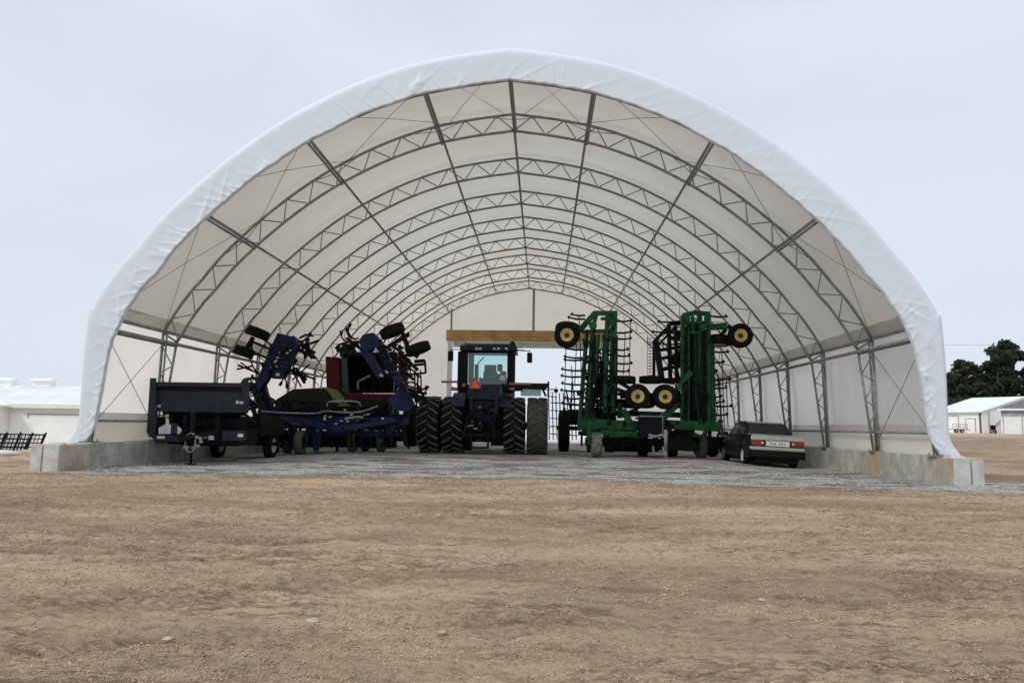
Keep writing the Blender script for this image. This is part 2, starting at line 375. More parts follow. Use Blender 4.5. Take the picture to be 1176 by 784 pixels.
def wheel(parent, c, axis, rad, wid, rimr, rimmat, tyremat=None, name='wheel', dish=0.05, n=32, lugs=0, lugmat=None):
    """tyre as the part, rim as its sub-part"""
    a = Vector(axis).normalized(); h = wid/2; c = Vector(c)
    t = MB()
    prof = [(rimr, -h*0.78), (rimr+(rad-rimr)*0.25, -h*0.97), (rimr+(rad-rimr)*0.6, -h), (rad*0.965, -h*0.86), (rad, -h*0.6),
            (rad*1.0, 0), (rad, h*0.6), (rad*0.965, h*0.86), (rimr+(rad-rimr)*0.6, h), (rimr+(rad-rimr)*0.25, h*0.97), (rimr, h*0.78)]
    t.lathe(prof, c, a, n, closed=True)
    tm = tyremat or M['rubber']
    w = t.build(name, tm, parent)
    if lugs:
        lg = MB(); x = a.orthogonal().normalized(); y = a.cross(x)
        for k in range(lugs):
            for sgn in (-1, 1):
                t0 = 2*math.pi*(k + (0.5 if sgn > 0 else 0))/lugs
                st = []
                for q in range(4):
                    u = q/3; al = sgn*h*(0.04+0.94*u); th = t0 + 0.235*u*1.0*LUGDIR
                    rr = rad*(1.0 if u < 0.9 else 0.985)
                    d = x*math.cos(th)+y*math.sin(th); tg = -x*math.sin(th)+y*math.cos(th)
                    st.append((c + a*al, d, tg, rr))
                vs = []; wd = rad*0.027
                for pnt, d, tg, rr in st:
                    vs += [pnt + d*(rr*0.99) - tg*wd*1.3, pnt + d*(rr+rad*0.05) - tg*wd, pnt + d*(rr+rad*0.05) + tg*wd, pnt + d*(rr*0.99) + tg*wd*1.3]
                fs = []
                for q in range(3):
                    b0 = q*4; b1 = b0+4
                    for e in range(3): fs.append((b0+e, b0+e+1, b1+e+1, b1+e))
                fs += [(0, 1, 2, 3), (12, 13, 14, 15)]
                lg.add(vs, fs)
        lg.build('tread_lugs', lugmat or tm, w, org=parent.get('_w') or (0, 0, 0))
    rm = MB()
    rm.lathe([(rimr*1.03, -h*0.8), (rimr*1.06, -h*0.86), (rimr*0.95, -h*0.8), (rimr*0.85, -h*0.8+dish), (rimr*0.4, -h*0.8+dish*1.3), (rimr*0.32, -h*0.8+dish*0.5), (0.0, -h*0.8+dish*0.5)], c, a, 24)
    rm.lathe([(rimr*1.03, h*0.8), (rimr*1.06, h*0.86), (rimr*0.95, h*0.8), (rimr*0.85, h*0.8-dish), (rimr*0.4, h*0.8-dish*1.3), (rimr*0.32, h*0.8-dish*0.5), (0.0, h*0.8-dish*0.5)], c, a, 24)
    x = a.orthogonal().normalized(); y = a.cross(x)
    for sd in (-1, 1):
        for k in range(8):
            th = 2*math.pi*k/8; p = c + (x*math.cos(th)+y*math.sin(th))*rimr*0.55 + a*sd*(h*0.8-dish*1.1)
            rm.disc(p, a, rimr*0.05, 0.03, 6)
    rm.build('rim', rimmat, w, org=parent.get('_w') or (0, 0, 0))
    if rimmat == M['yellow']:
        hb = MB()
        for sd in ((1,) if abs(a.z) > 0.5 else (-1,) if a.y > 0 else (1,)): hb.lathe([(rimr*0.42, h*0.8-dish*1.35), (rimr*0.40, h*0.8-dish*0.5), (rimr*0.22, h*0.8-dish*0.2), (0, h*0.8-dish*0.1)], c, a*sd, 14)
        hb.build('hub', M['brown'], w, org=parent.get('_w') or (0, 0, 0))
    return w
LUGDIR = 1
# ------------------------------------------------------------------ ground
def S(v, a, b):
    t = np.clip((np.asarray(v, float)-a)/(b-a), 0, 1); return t*t*(3-2*t)
def gz(x, y):
    """large shape of the ground"""
    z = 0.12*S(y, 19, 25)*S(x, -9.6, -6.5)*(1-S(x, 5.0, 8.0))
    z = z - 0.04*S(x, 5.5, 8)*S(y, 19, 23)*(1-S(x, 12, 14))
    z = z - 1.27*S(-np.asarray(x, float), 12.0, 20)*S(y, 20, 58)
    z = z + 1.06*S(x, 11.5, 30)*S(y, 24, 92)
    return z
_perm = RNG.permutation(4096)
_gr = RNG.uniform(0, 2*np.pi, 4096)
def perlin(x, y):
    xi = np.floor(x).astype(int); yi = np.floor(y).astype(int); xf = x-xi; yf = y-yi
    def g(ix, iy, dx, dy):
        a = _gr[_perm[(ix + _perm[iy & 4095]) & 4095]]; return np.cos(a)*dx + np.sin(a)*dy
    u = xf**3*(xf*(xf*6-15)+10); v = yf**3*(yf*(yf*6-15)+10)
    a = g(xi, yi, xf, yf); b = g(xi+1, yi, xf-1, yf); c = g(xi, yi+1, xf, yf-1); d = g(xi+1, yi+1, xf-1, yf-1)
    return (a+(b-a)*u + ((c+(d-c)*u) - (a+(b-a)*u))*v)*1.4
def fbm(x, y, o=5, g=0.5):
    r = 0; a = 1
    for i in range(o): r = r + a*perlin(x*2**i+i*17.3, y*2**i-i*9.1); a *= g
    return r
def gravel_edge(x):
    return np.interp(x, [-11, -9, -4, 0, 5, 9, 14], [16.5, 16.4, 16.75, 17.0, 16.1, 15.3, 14.6])
def ground():
    def axis(parts):
        out = []
        for a, b, st in parts: out += list(np.arange(a, b, st))
        return np.array(out)
    xp = [0.0]; st = 0.034
    while xp[-1] < 900:
        d = 0.034 if xp[-1] < 11 else min(60, (xp[-1]-11)*0.07+0.05); xp.append(xp[-1]+d)
    xs = np.array([-q for q in xp[::-1][:-1]] + xp)
    ys = [2.6]
    while ys[-1] < 1500:
        y = ys[-1]; d = 0.017 + 0.0046*(y-2.6) if y < 19 else (0.14 + (y-19)*0.05); ys.append(y+min(d, 60))
    ys = [-60, -30, -15, -8, -4, -1, 1, 2.0] + ys
    ys = np.array(ys)
    Xg, Yg = np.meshgrid(xs, ys); x = Xg.ravel(); y = Yg.ravel()
    fade = S(-y, -26, -19)*S(-np.abs(x), -20, -12)          # detail only near
    gm = np.clip(0.5 + (y - gravel_edge(x))/2.2, 0, 1)
    side = np.where(x < -10.6, np.clip(1+(x+10.6)/0.7, 0, 1), 1.0)
    strip = np.where(x > 9.3, np.clip((19.0 - y)/1.0, 0, 1), 1.0)
    gm = gm*side*np.where(x > 9.3, strip, 1); gm = np.where((y > 62) | (x > 17), 0, gm)
    near = np.where((np.abs(x) < 25) & (y < 40))[0]
    xn, yn = x[near], y[near]
    h = np.zeros_like(x); turned = np.zeros_like(x)
    def rot(a): c, s = math.cos(a), math.sin(a); return xn*c+yn*s, -xn*s+yn*c
    hh = 0.035*fbm(xn*0.35, yn*0.45, 3)
    dist = np.clip(fbm(xn*0.28+4, yn*0.55+9, 4)*1.1 + 0.05, 0, 1)       # loose, churned patches
    tn = np.zeros_like(hh)
    for a, fu, fv, amp, off in ((R(9), 0.22, 1.5, 0.030, 0), (R(-7), 0.30, 2.3, 0.022, 31), (R(22), 0.25, 1.1, 0.022, 77), (R(-26), 0.5, 3.2, 0.012, 55)):
        u, v = rot(a)
        wob = fbm(u*0.6+off, v*0.6, 3)*0.45
        n = perlin(u*fu+off, v*fv+wob)
        rid = np.clip(1-np.abs(n)*3.2, 0, 1)**2
        msk = S(perlin(u*0.33+off*3, v*0.5+off), -0.05, 0.45)
        hh -= amp*rid*msk*0.9; hh += amp*0.7*np.clip(1-np.abs(n-0.22)*5, 0, 1)*msk
        tn += rid*msk*0.7
    cl = fbm(xn*5, yn*5, 4, 0.6)
    hh += 0.017*np.clip(dist+0.42, 0, 1)*np.clip(cl, -0.35, 1.2) + 0.014*fbm(xn*7+3, yn*7, 3, 0.7)
    cr = np.clip(fbm(xn*13, yn*13, 2), 0.15, 1.2)-0.15
    hh += 0.022*cr*np.clip(dist*1.5-0.15, 0, 1)
    tn += np.clip(dist*1.4-0.35, 0, 1)*0.55
    # tyre tracks pressed into the dirt, with cleats
    for (x0, y0, x1, y1, bend) in ((-4.6, 8.6, 5.0, 12.4, 0.5), (-5.2, 9.9, 4.4, 13.9, 0.5), (1.0, 5.2, 8.0, 9.6, -0.5), (-3.2, 4.6, 0.4, 6.9, 0.2), (-9, 13.6, 9, 14.4, 0.4)):
        d = np.array([x1-x0, y1-y0]); L = np.hypot(*d); d /= L
        t = (xn-x0)*d[0] + (yn-y0)*d[1]; s_ = -(xn-x0)*d[1] + (yn-y0)*d[0] - bend*np.sin(np.pi*t/L) - 0.12*fbm(t*0.5, t*0+y0, 2)
        w = S(-np.abs(s_), -0.30, -0.20)*S(t, 0, L*0.25)*(1-S(t, L*0.75, L))*np.clip(0.65+fbm(xn*0.8+7, yn*0.8, 3), 0, 1)
        clt = np.sin((t + np.abs(s_)*0.9)*2*np.pi/0.26)
        hh += w*(-0.026 + 0.018*clt) + 0.013*S(-np.abs(np.abs(s_)-0.34), -0.09, 0)*w
        tn += 0.6*w*(clt < 0)
    gmn = gm[near]
    # pushed-up berm of loose soil along the gravel edge
    e = (yn - gravel_edge(xn) + 0.45)
    berm = np.exp(-(e/0.38)**2)*np.clip(0.55+fbm(xn*0.9, yn*1.3, 4), 0, 1.5)*S(-np.abs(xn), -13, -9)
    hh += 0.05*berm*(0.6+0.6*fbm(xn*3, yn*4, 3)); tn += 1.5*np.clip(berm, 0, 1)
    hh = hh*(1-0.75*gmn) + gmn*0.02*fbm(xn*1.4, yn*1.4, 4)
    inside = (np.abs(xn+0.84) < 11) & (yn > 19)
    hh = np.where(inside, hh*0.5, hh)
    h[near] = hh*fade[near]; turned[near] = np.clip(tn, 0, 1)*fade[near]
    yard = (x > 10.2) & (x < 60) & (y > 15.5) & (y < 95)
    ty = np.clip(0.95 + 0.8*fbm(x*0.11, y*0.16+3, 4), 0, 1)*S(y, 16, 19)*(1-S(y, 55, 90))
    turned = np.where(yard, np.maximum(turned, ty*1.0), turned)
    far = (y > 19) & ((x > 10.5) | (x < -12))
    h += np.where(far & (y < 200) & (np.abs(x) < 120), 0.17*fbm(x*0.22, y*0.22, 5, 0.6)*S(y, 18, 24)*(1-S(y, 70, 90)), 0)
    z = gz(x, y) + h
    global GH
    zg_ = z.reshape(len(ys), len(xs))
    def GH(px, py):
        i = np.clip(np.searchsorted(xs, px)-1, 0, len(xs)-2); j = np.clip(np.searchsorted(ys, py)-1, 0, len(ys)-2)
        u = (px-xs[i])/(xs[i+1]-xs[i]); w_ = (py-ys[j])/(ys[j+1]-ys[j])
        return (zg_[j, i]*(1-u)+zg_[j, i+1]*u)*(1-w_) + (zg_[j+1, i]*(1-u)+zg_[j+1, i+1]*u)*w_
    nx, ny = len(xs), len(ys)
    co_ = np.stack([x, y, z], 1)
    i = np.arange((nx-1)*(ny-1)); r, c = i//(nx-1), i % (nx-1); a = r*nx+c
    quads = np.stack([a, a+1, a+nx+1, a+nx], 1)
    me = bpy.data.meshes.new('ground')
    me.vertices.add(len(co_)); me.vertices.foreach_set('co', co_.ravel().astype(np.float32))
    me.loops.add(quads.size); me.loops.foreach_set('vertex_index', quads.ravel().astype(np.int32))
    me.polygons.add(len(quads)); me.polygons.foreach_set('loop_start', (np.arange(len(quads))*4).astype(np.int32))
    try: me.polygons.foreach_set('loop_total', np.full(len(quads), 4, np.int32))
    except Exception: pass
    me.polygons.foreach_set('use_smooth', np.ones(len(quads), bool))
    for nm, ar in (('gravel', gm), ('turned', turned)):
        at_ = me.attributes.new(nm, 'FLOAT', 'POINT'); at_.data.foreach_set('value', ar.astype(np.float32))
    me.update(calc_edges=True); me.validate()
    o = bpy.data.objects.new('ground', me); COL.objects.link(o); me.materials.append(ground_mat()); tag(o, kind='structure')
    return o
ground()
def G(x, y): return float(gz(x, y))
# pale slab behind the rear doorway
tag(MB().bb((-16, 48.2, -0.3), (20, 420, 0.13)).build('concrete_pad', M['slab']), kind='structure')
# loose gravel and crumbs of soil nobody could count
def scatter(name, mat, n, fn, size, seed):
    rr = random.Random(seed); mb = MB()
    for i in range(n):
        x, y = fn(rr); s = size[0] + (size[1]-size[0])*rr.random()**2.5
        mb.blob((x, y, G(x, y)+s*0.25), (s, s*rr.uniform(0.6, 1), s*rr.uniform(0.45, 0.8)), rr.random(), 0.28)
    tag(mb.build(name, mat, org=(0, 17, 0)), kind='stuff')
def gfn(rr):
    while True:
        x = rr.uniform(-10.4, 13); y = rr.uniform(15, 21) if rr.random() < 0.85 else rr.uniform(19, 26)
        if x > 8.8 and y > 17.3: continue
        if y > float(gravel_edge(x)) - 0.5 + rr.gauss(0, 0.35): return x, y
scatter('gravel', M['gstone'], 2600, gfn, (0.010, 0.034), 3)
def crumbs(name, mat, n, seed):
    """loose grains of soil: small eight-sided lumps, thicker where the ground is churned"""
    g = np.random.default_rng(seed)
    y = 3.3 + 12.8*g.random(n*2)**1.7; x = g.uniform(-0.78, 0.78, n*2)*(y+0.6)
    keep = g.random(n*2) < np.clip(0.38 + 0.9*fbm(x*0.5+2, y*0.9, 4), 0.10, 1); x, y = x[keep][:n], y[keep][:n]; n = len(x)
    s_ = 0.0024 + 0.0085*g.random(n)**4.0*(0.6+0.08*y) + 0.0008*(y-3)*g.random(n)
    d = np.array([(1, 0, 0), (-1, 0, 0), (0, 1, 0), (0, -1, 0), (0, 0, 1), (0, 0, -1)], float)
    th = g.uniform(0, 6.28, n); c, sn = np.cos(th), np.sin(th)
    v = d[None]*g.uniform(0.6, 1.25, (n, 6, 1)) + g.uniform(-.25, .25, (n, 6, 3))
    v = np.stack([v[..., 0]*c[:, None]-v[..., 1]*sn[:, None], v[..., 0]*sn[:, None]+v[..., 1]*c[:, None], v[..., 2]*0.75], -1)*s_[:, None, None]
    hz = GH(x, y); v += np.stack([x, y, hz + s_*0.2], -1)[:, None, :]
    f = np.array([(0, 2, 4), (2, 1, 4), (1, 3, 4), (3, 0, 4), (2, 0, 5), (1, 2, 5), (3, 1, 5), (0, 3, 5)])
    tri = (f[None] + 6*np.arange(n)[:, None, None]).reshape(-1)
    me = bpy.data.meshes.new(name); me.vertices.add(n*6); me.vertices.foreach_set('co', v.reshape(-1).astype(np.float32))
    me.loops.add(len(tri)); me.loops.foreach_set('vertex_index', tri.astype(np.int32)); me.polygons.add(len(tri)//3)
    me.polygons.foreach_set('loop_start', (np.arange(len(tri)//3)*3).astype(np.int32)); me.update(calc_edges=True); me.materials.append(mat)
    o = bpy.data.objects.new(name, me); COL.objects.link(o); tag(o, kind='stuff')
crumbs('soil_crumbs', M['clod'], 130000, 5)
STONES = [((508, 727), 0.032, 'rounded cream stone lying alone near the bottom centre of the bare dirt'),
          ((744, 748), 0.030, 'flat pale stone chip on dirt at bottom right of centre'),
          ((875, 690), 0.034, 'pale angular stone among churned dirt, rightmost of the loose stones'),
          ((192, 735), 0.036, 'pale stone lump lying in a furrow at bottom left, leftmost of the loose stones'),
          ((360, 715), 0.050, 'brownish flat stone slab half buried left of centre')]
for (px, py), r, lb in STONES:
    d = FW*FPX + CX*(px-PW/2) + CD*(py-PH/2); p = EYE + d*((0.0-EYE.z)/d.z)
    o = MB().blob((p.x, p.y, G(p.x, p.y)+r*0.25), (r*0.9, r*0.7, r*0.4), px, 0.18).build('stone', M['brown'] if False else M['stone'], org=(p.x, p.y, G(p.x, p.y)))
    tag(o, lb, 'stone', 'loose stones on the dirt')
# ------------------------------------------------------------------ world and sun
w = bpy.data.worlds.new('World'); SC.world = w; w.use_nodes = True
nt = w.node_tree; nt.nodes.clear()
SUN_EL, SUN_AZ = R(40), R(222)       # azimuth clockwise from +Y: light comes from behind-left of the camera
sky = nt.nodes.new('ShaderNodeTexSky'); sky.sky_type = 'NISHITA'; sky.sun_disc = False
sky.sun_elevation = SUN_EL; sky.sun_rotation = SUN_AZ; sky.air_density = 1; sky.dust_density = 2.5
tc = nt.nodes.new('ShaderNodeTexCoord'); gen = tc.outputs['Generated']
mpn = node(nt, 'ShaderNodeMapping', {'Vector': gen}); mpn.inputs['Scale'].default_value = (1, 1, 2.4)
n1 = noise(nt, mpn.outputs[0], 1.6, 5, 0.5, 0.3); n2 = noise(nt, mpn.outputs[0], 0.9, 3, 0.5)
sep = nt.nodes.new('ShaderNodeSeparateXYZ'); nt.links.new(gen, sep.inputs[0])
cl = mixc(nt, ramp(nt, n1, 0.38, 0.66), (6.85, 7.5, 8.3), (7.95, 8.65, 9.5))
cl = mixc(nt, math_(nt, 'MULTIPLY', ramp(nt, n2, 0.45, 0.62), 0.4), cl, (7.25, 7.65, 8.6))
cl = mixc(nt, ramp(nt, sep.outputs['Z'], 0.35, 0.0), cl, (7.6, 8.4, 9.35))
zen = ramp(nt, sep.outputs['Z'], 0.50, 0.95, 1.0, 1.9)
vm = node(nt, 'ShaderNodeVectorMath', {0: cl}, operation='SCALE'); nt.links.new(zen, vm.inputs['Scale']); cl = vm.outputs[0]
skyc = mixc(nt, 0.92, sky.outputs[0], cl)
bg = node(nt, 'ShaderNodeBackground', {'Color': skyc, 'Strength': 0.1})
wo = nt.nodes.new('ShaderNodeOutputWorld'); nt.links.new(bg.outputs[0], wo.inputs[0])
sd = bpy.data.lights.new('sun', 'SUN'); so = bpy.data.objects.new('sun', sd); COL.objects.link(so)
sd.energy = 1.5; sd.angle = R(12); sd.color = (1.0, 0.955, 0.88)
sv = Vector((math.sin(SUN_AZ)*math.cos(SUN_EL), math.cos(SUN_AZ)*math.cos(SUN_EL), math.sin(SUN_EL)))
so.rotation_euler = sv.to_track_quat('Z', 'Y').to_euler()
SC.view_settings.view_transform = 'Standard'; SC.view_settings.look = 'None'; SC.view_settings.gamma = 1
SC.view_settings.exposure = 0.0
SC.cycles.max_bounces = 8; SC.cycles.diffuse_bounces = 5; SC.cycles.transparent_max_bounces = 8
SC.cycles.use_denoising = True
# ------------------------------------------------------------------ the fabric shelter
XC = -0.9; Y0 = 18.2; YA = 21.5; SP = 3.68; NT = 8; YEND = YA + 7*SP      # rear truss
K = 1.052
PROF = [(0, 9.88), (.55, 9.81), (1.3, 9.70), (2.4, 9.46), (3.6, 9.03), (4.7, 8.48), (5.55, 7.96), (6.35, 7.36), (7.05, 6.76), (7.65, 6.18), (8.12, 5.67), (8.55, 5.1), (8.85, 4.75), (9.25, 4.14), (9.53, 3.60)]
PROF0 = PROF; PROF = [(x*K, 1.15+(z-1.185)*1.040) for x, z in PROF0]; PROFS = [(x*1.062, 1.15+(z-1.185)*1.063) for x, z in PROF0]
def smooth_curve(pts, n):
    pts = np.array(pts); d = np.r_[0, np.cumsum(np.hypot(*np.diff(pts, axis=0).T))]
    t = np.linspace(0, d[-1], n)
    # catmull-rom through the points
    out = []
    for q in t:
        i = min(np.searchsorted(d, q, 'right')-1, len(pts)-2); i = max(i, 0); u = (q-d[i])/(d[i+1]-d[i])
        p0 = pts[max(i-1, 0)]; p1 = pts[i]; p2 = pts[i+1]; p3 = pts[min(i+2, len(pts)-1)]
        out.append(0.5*((2*p1)+(-p0+p2)*u+(2*p0-5*p1+4*p2-p3)*u*u+(-p0+3*p1-3*p2+p3)*u**3))
    return np.array(out)
SKH = smooth_curve(PROFS, 60); HALF = smooth_curve(PROF, 60)                 # ridge -> eave, right side, relative to XC
def offset(c, d):
    t = np.gradient(c, axis=0); n = np.stack([t[:, 1], -t[:, 0]], 1); n /= np.linalg.norm(n, axis=1)[:, None]
    o = c + n*d; o[0, 0] = max(o[0, 0], 0) if abs(o[0, 0]) < 1 else o[0, 0]; o[0, 0] = 0; return o
FULL = np.r_[(HALF*[-1, 1])[::-1], HALF[1:]]  # left eave -> right eave
OUT = offset(HALF, 0.10); INN = offset(HALF, 0.60)
if OUT[20, 1] > HALF[20, 1]: OUT = offset(HALF, -0.10); INN = offset(HALF, -0.60)
EAVE = (float(OUT[-1][0]), float(OUT[-1][1])); EAVI = (float(INN[-1][0])+0.04, float(INN[-1][1])-0.02)
FOOTO = (10.0, 0.62); FOOTI = (9.86, 0.62)
def W3(p, y, sgn=1): return Vector((XC+sgn*float(p[0]), y, float(p[1])))
shelter = thing('fabric_shelter', 'big white fabric arch shelter with steel trusses, open at the front', 'shelter', (XC, Y0, 0))
# trusses
def truss_mb(front=False):
    mb = MB(); y = 0.0
    for sg in (-1, 1):
        mb.tube([W3(p, y, sg) for p in OUT[::2]] + [W3(EAVE, y, sg)], 0.042, 8)
        mb.tube([W3(p, y, sg) for p in INN[::2]] + [W3(EAVI, y, sg)], 0.042, 8)
        # web along the arch
        L = np.r_[0, np.cumsum(np.hypot(*np.diff(INN, axis=0).T))]; n = 26
        prev = None
        for k in range(n+1):
            s_ = L[-1]*k/n; q = np.array([np.interp(s_, L, (INN if k % 2 == 0 else OUT)[:, 0]), np.interp(s_, L, (INN if k % 2 == 0 else OUT)[:, 1])])
            if prev is not None: mb.tube([W3(prev, y, sg), W3(q, y, sg)], 0.018, 6)
            prev = q
        # eave corner and leg
        mb.tube([W3(EAVE, y, sg), W3(FOOTO, y, sg)], 0.04, 8); mb.tube([W3(EAVI, y, sg), W3(FOOTI, y, sg)], 0.036, 8)
        mb.tube([W3(EAVE, y, sg), W3(EAVI, y, sg)], 0.03, 6)
        mb.tube([W3(EAVE, y+0.22, sg), W3((FOOTO[0], 0.62), y+0.16, sg)], 0.03, 6)
        prev = None; n = 8
        for k in range(n+1):
            u = k/n; a, b = (EAVI, FOOTI) if k % 2 == 0 else (EAVE, FOOTO)
            q = (a[0]+(b[0]-a[0])*u, a[1]+(b[1]-a[1])*u)
            if prev is not None and k < n: mb.tube([W3(prev, y, sg), W3(q, y, sg)], 0.017, 6)
            prev = q
        mb.bb(W3((FOOTI[0]-0.08, 0.60), y-0.14, sg), W3((FOOTO[0]+0.1, 0.622), y+0.26, sg))
        for dx in (-0.03, 0.13):
            for dy in (-0.09, 0.2): mb.tube([W3((FOOTI[0]+dx, 0.62), y+dy, sg), W3((FOOTI[0]+dx, 0.68), y+dy, sg)], 0.014, 6)
    return mb
TY = [Y0] + [YA+i*SP for i in range(NT)]
proto = truss_mb().build('truss', M['steel'], None, org=(XC, 0, 0)); proto.parent = shelter
proto.location = (0, 0, 0)
for i, y in enumerate(TY):
    o = proto if i == 0 else proto.copy()
    if i: COL.objects.link(o); o.parent = shelter
    o.location = (0, y-Y0, 0)
# purlins
PUR = [0.0, 2.05, 4.93, 7.4]
def inner_at(x):
    return (x, float(np.interp(x, INN[:, 0], INN[:, 1])))
pur = [(inner_at(x), sg) for x in PUR for sg in ((1,) if x == 0 else (-1, 1))]
for p, sg in pur:
    mb = MB(); q = (p[0], p[1]+0.045)
    mb.tube([W3(q, YA, sg), W3(q, YEND, sg)], 0.038, 8)
    q2 = (p[0]+0.05, p[1]-0.03) if p[0] else (0.05, p[1]-0.03)
    mb.tube([W3(q, Y0+0.0, sg), W3(q, YA, sg)], 0.04, 8); mb.tube([W3(q2, Y0+0.0, sg), W3(q2, YA+0.1, sg)], 0.034, 8)
    for y in TY[1:-1]:
        i = int(np.argmin(np.abs(INN[:, 0]-p[0]))); 
        for di in (-4, 4):
            j = min(max(i+di, 0), len(OUT)-1) if p[0] else abs(di)
            s2 = sg if p[0] else (1 if di > 0 else -1)
            if y < YA+1: mb.tube([W3(q, y-0.7, sg), W3(OUT[j], y, s2)], 0.013, 5)
    mb.build('purlin', M['steel'], shelter)
for sg in (-1, 1):
    mb = MB(); q = (EAVI[0], EAVI[1]-0.07)
    mb.tube([W3(q, Y0+0.02, sg), W3(q, YEND, sg)], 0.05, 8); q = (EAVI[0]+0.1, EAVI[1]-0.1); mb.tube([W3(q, Y0+0.02, sg), W3(q, YA+0.2, sg)], 0.045, 8)
    mb.build('eave_purlin', M['steel'], shelter)
    mb = MB(); q = (EAVE[0]+0.02, EAVE[1]+0.06); mb.tube([W3(q, Y0, sg), W3(q, YEND, sg)], 0.05, 8)
    mb.build('eave_tube', M['steel'], shelter)
    mb = MB(); q = (FOOTO[0]-0.0, 1.12); mb.tube([W3(q, Y0, sg), W3(q, YEND, sg)], 0.035, 8)
    mb.build('tension_rail', M['steel'], shelter)
# brace cables: crossed pairs in the first bay
def out_at(x): return (x, float(np.interp(x, OUT[:, 0], OUT[:, 1])))
nodes = [(0.3,), (2.05,), (4.93,), (7.4,)]
sid = [out_at(0.25), out_at(1.9), out_at(4.8), out_at(7.3), EAVE]
for sg in (-1, 1):
    for a, b in zip(sid[:-1], sid[1:]):
        for u, v in ((a, b), (b, a)):
            MB().tube([W3(u, Y0+0.1, sg), W3(((u[0]+v[0])/2, (u[1]+v[1])/2 + 0.04), (Y0+YA)/2, sg), W3(v, YA, sg)], 0.008, 5).build('brace_cable', M['cable'], shelter)
    top = (EAVE[0]-0.12, EAVE[1]-0.25); bot = (FOOTO[0]-0.02, 0.95)
    for u, v in ((top, bot), (bot, top)):
        MB().tube([W3(u, Y0+0.1, sg), W3(v, YA-0.1, sg)], 0.009, 5).build('brace_cable', M['cable'], shelter)
# roof membrane, sagging a little between the trusses
def sheet(mb, rows, smooth=True):
    o = len(mb.v); n = len(rows[0])
    for r_ in rows: mb.v += [Vector(p) for p in r_]
    for i in range(len(rows)-1):
        for k in range(n-1):
            mb.f.append([o+i*n+k, o+i*n+k+1, o+(i+1)*n+k+1, o+(i+1)*n+k]); mb.sm.append(smooth)
ysr = []
for a, b in zip(TY[:-1], TY[1:]): ysr += [a + (b-a)*k/6 for k in range(6)]
ysr += [YEND]
mb = MB(); rows = []
ctr = np.array([0, 2.0])
for y in ysr:
    i = max(0, min(len(TY)-2, int(np.searchsorted(TY, y, 'right'))-1)); u = (y-TY[i])/(TY[i+1]-TY[i])
    sag = 0.085*(4*u*(1-u)); row = []
    for k, p in enumerate(FULL):
        d = (p-ctr); d = d/np.linalg.norm(d); fall = min(1, min(k, len(FULL)-1-k)/8)
        q = p - d*(sag*fall) - d*0.015
        row.append((XC+q[0], y, q[1]))
    rows.append(row)
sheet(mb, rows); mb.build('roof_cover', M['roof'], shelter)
# doubled fabric pocket along the eaves and along the side bottoms, side curtains, cream boards
for sg in (-1, 1):
    xs_ = [(HALF[-1][0]-0.06, HALF[-1][1]-0.02), (HALF[-1][0]-0.02, HALF[-1][1]-0.45)]
    a = out_at(9.25*K); b = (HALF[-1][0]-0.035, HALF[-1][1]+0.0)
    mb = MB(); c1 = [(float(p[0])-0.035, float(p[1])) for p in np.r_[HALF[-3:], [[HALF[-1][0]+0.01, HALF[-1][1]-0.02]]]]
    sheet(mb, [[W3(p, y, sg) for p in c1] for y in ysr]); mb.build('eave_pocket', M['band'], shelter)
    mb = MB(); rows = []
    top = (HALF[-1][0]-0.01, HALF[-1][1]+0.02); low = (10.12, 1.10)
    for j, y in enumerate(np.linspace(Y0+0.02, YEND, 100)):
        row = []
        for k in range(9):
            u = k/8; wv = 0.02*math.sin(y*2.3+k*0.9)*math.sin(math.pi*u) + 0.012*math.sin(y*5.1)*math.sin(math.pi*u)
            row.append(W3((top[0]+(low[0]-top[0])*u + wv, top[1]+(low[1]-top[1])*u), y, sg))
        rows.append(row)
    sheet(mb, rows); mb.build('side_curtain', M['wall'], shelter)
    mb = MB(); sheet(mb, [[W3((10.085, 1.33), y, sg), W3((10.09, 1.22), y, sg), W3((10.095, 1.14), y, sg)] for y in np.linspace(Y0+0.02, YEND, 20)])
    mb.build('curtain_hem', M['band'], shelter)
    MB().bb(W3((10.13, 0.605), Y0+0.05, sg), W3((10.16, 1.16), YEND, sg)).build('base_board', M['board'], shelter)
# front flap: gathered fabric over the first truss
nz = lambda a, b: float(perlin(np.array([a]), np.array([b]))[0])
LEGO = [(10.17, 2.6), (10.17, 1.7), (10.18, 1.15), (10.24, 0.88), (10.42, 0.62)]
LEGI = [(9.50, 3.0), (9.60, 2.3), (9.68, 1.65), (9.73, 1.2), (9.79, 0.9), (9.95, 0.63)]
fo = np.r_[SKH*1.0, np.array(LEGO)]
inn = offset(SKH, 0.82 if offset(SKH, 0.82)[20, 1] < SKH[20, 1] else -0.82)
fi = np.r_[inn[:-2], np.array(LEGI)]
fo = smooth_curve([tuple(p) for p in fo], 480); fi = smooth_curve([tuple(p) for p in fi], 480)
co2 = np.r_[(fo*[-1, 1])[::-1], fo[1:]]; ci2 = np.r_[(fi*[-1, 1])[::-1], fi[1:]]
n = len(co2); NTR = 22
sA = np.arange(n)*0.0345
T, SS = np.meshgrid(np.linspace(0, 1, NTR), sA)
fold = perlin(SS*1.1 + T*1.1, T*0.5+3)                       # long diagonal gathers
fold2 = perlin(SS*2.6 - T*1.1 + 11, T*0.8); fold3 = perlin(SS*5 + T*2, T*3+5)
leg = np.clip((np.abs(np.arange(n)-n/2) - n*0.365)/(n*0.05), 0, 1)[:, None]
amp = np.clip(0.02 + 0.98*T**1.3, 0, 1)*np.clip(T*6, 0, 1)
msk_ = (0.6+perlin(SS*0.35+5, T*0.3)*1.4).clip(0.2, 1)
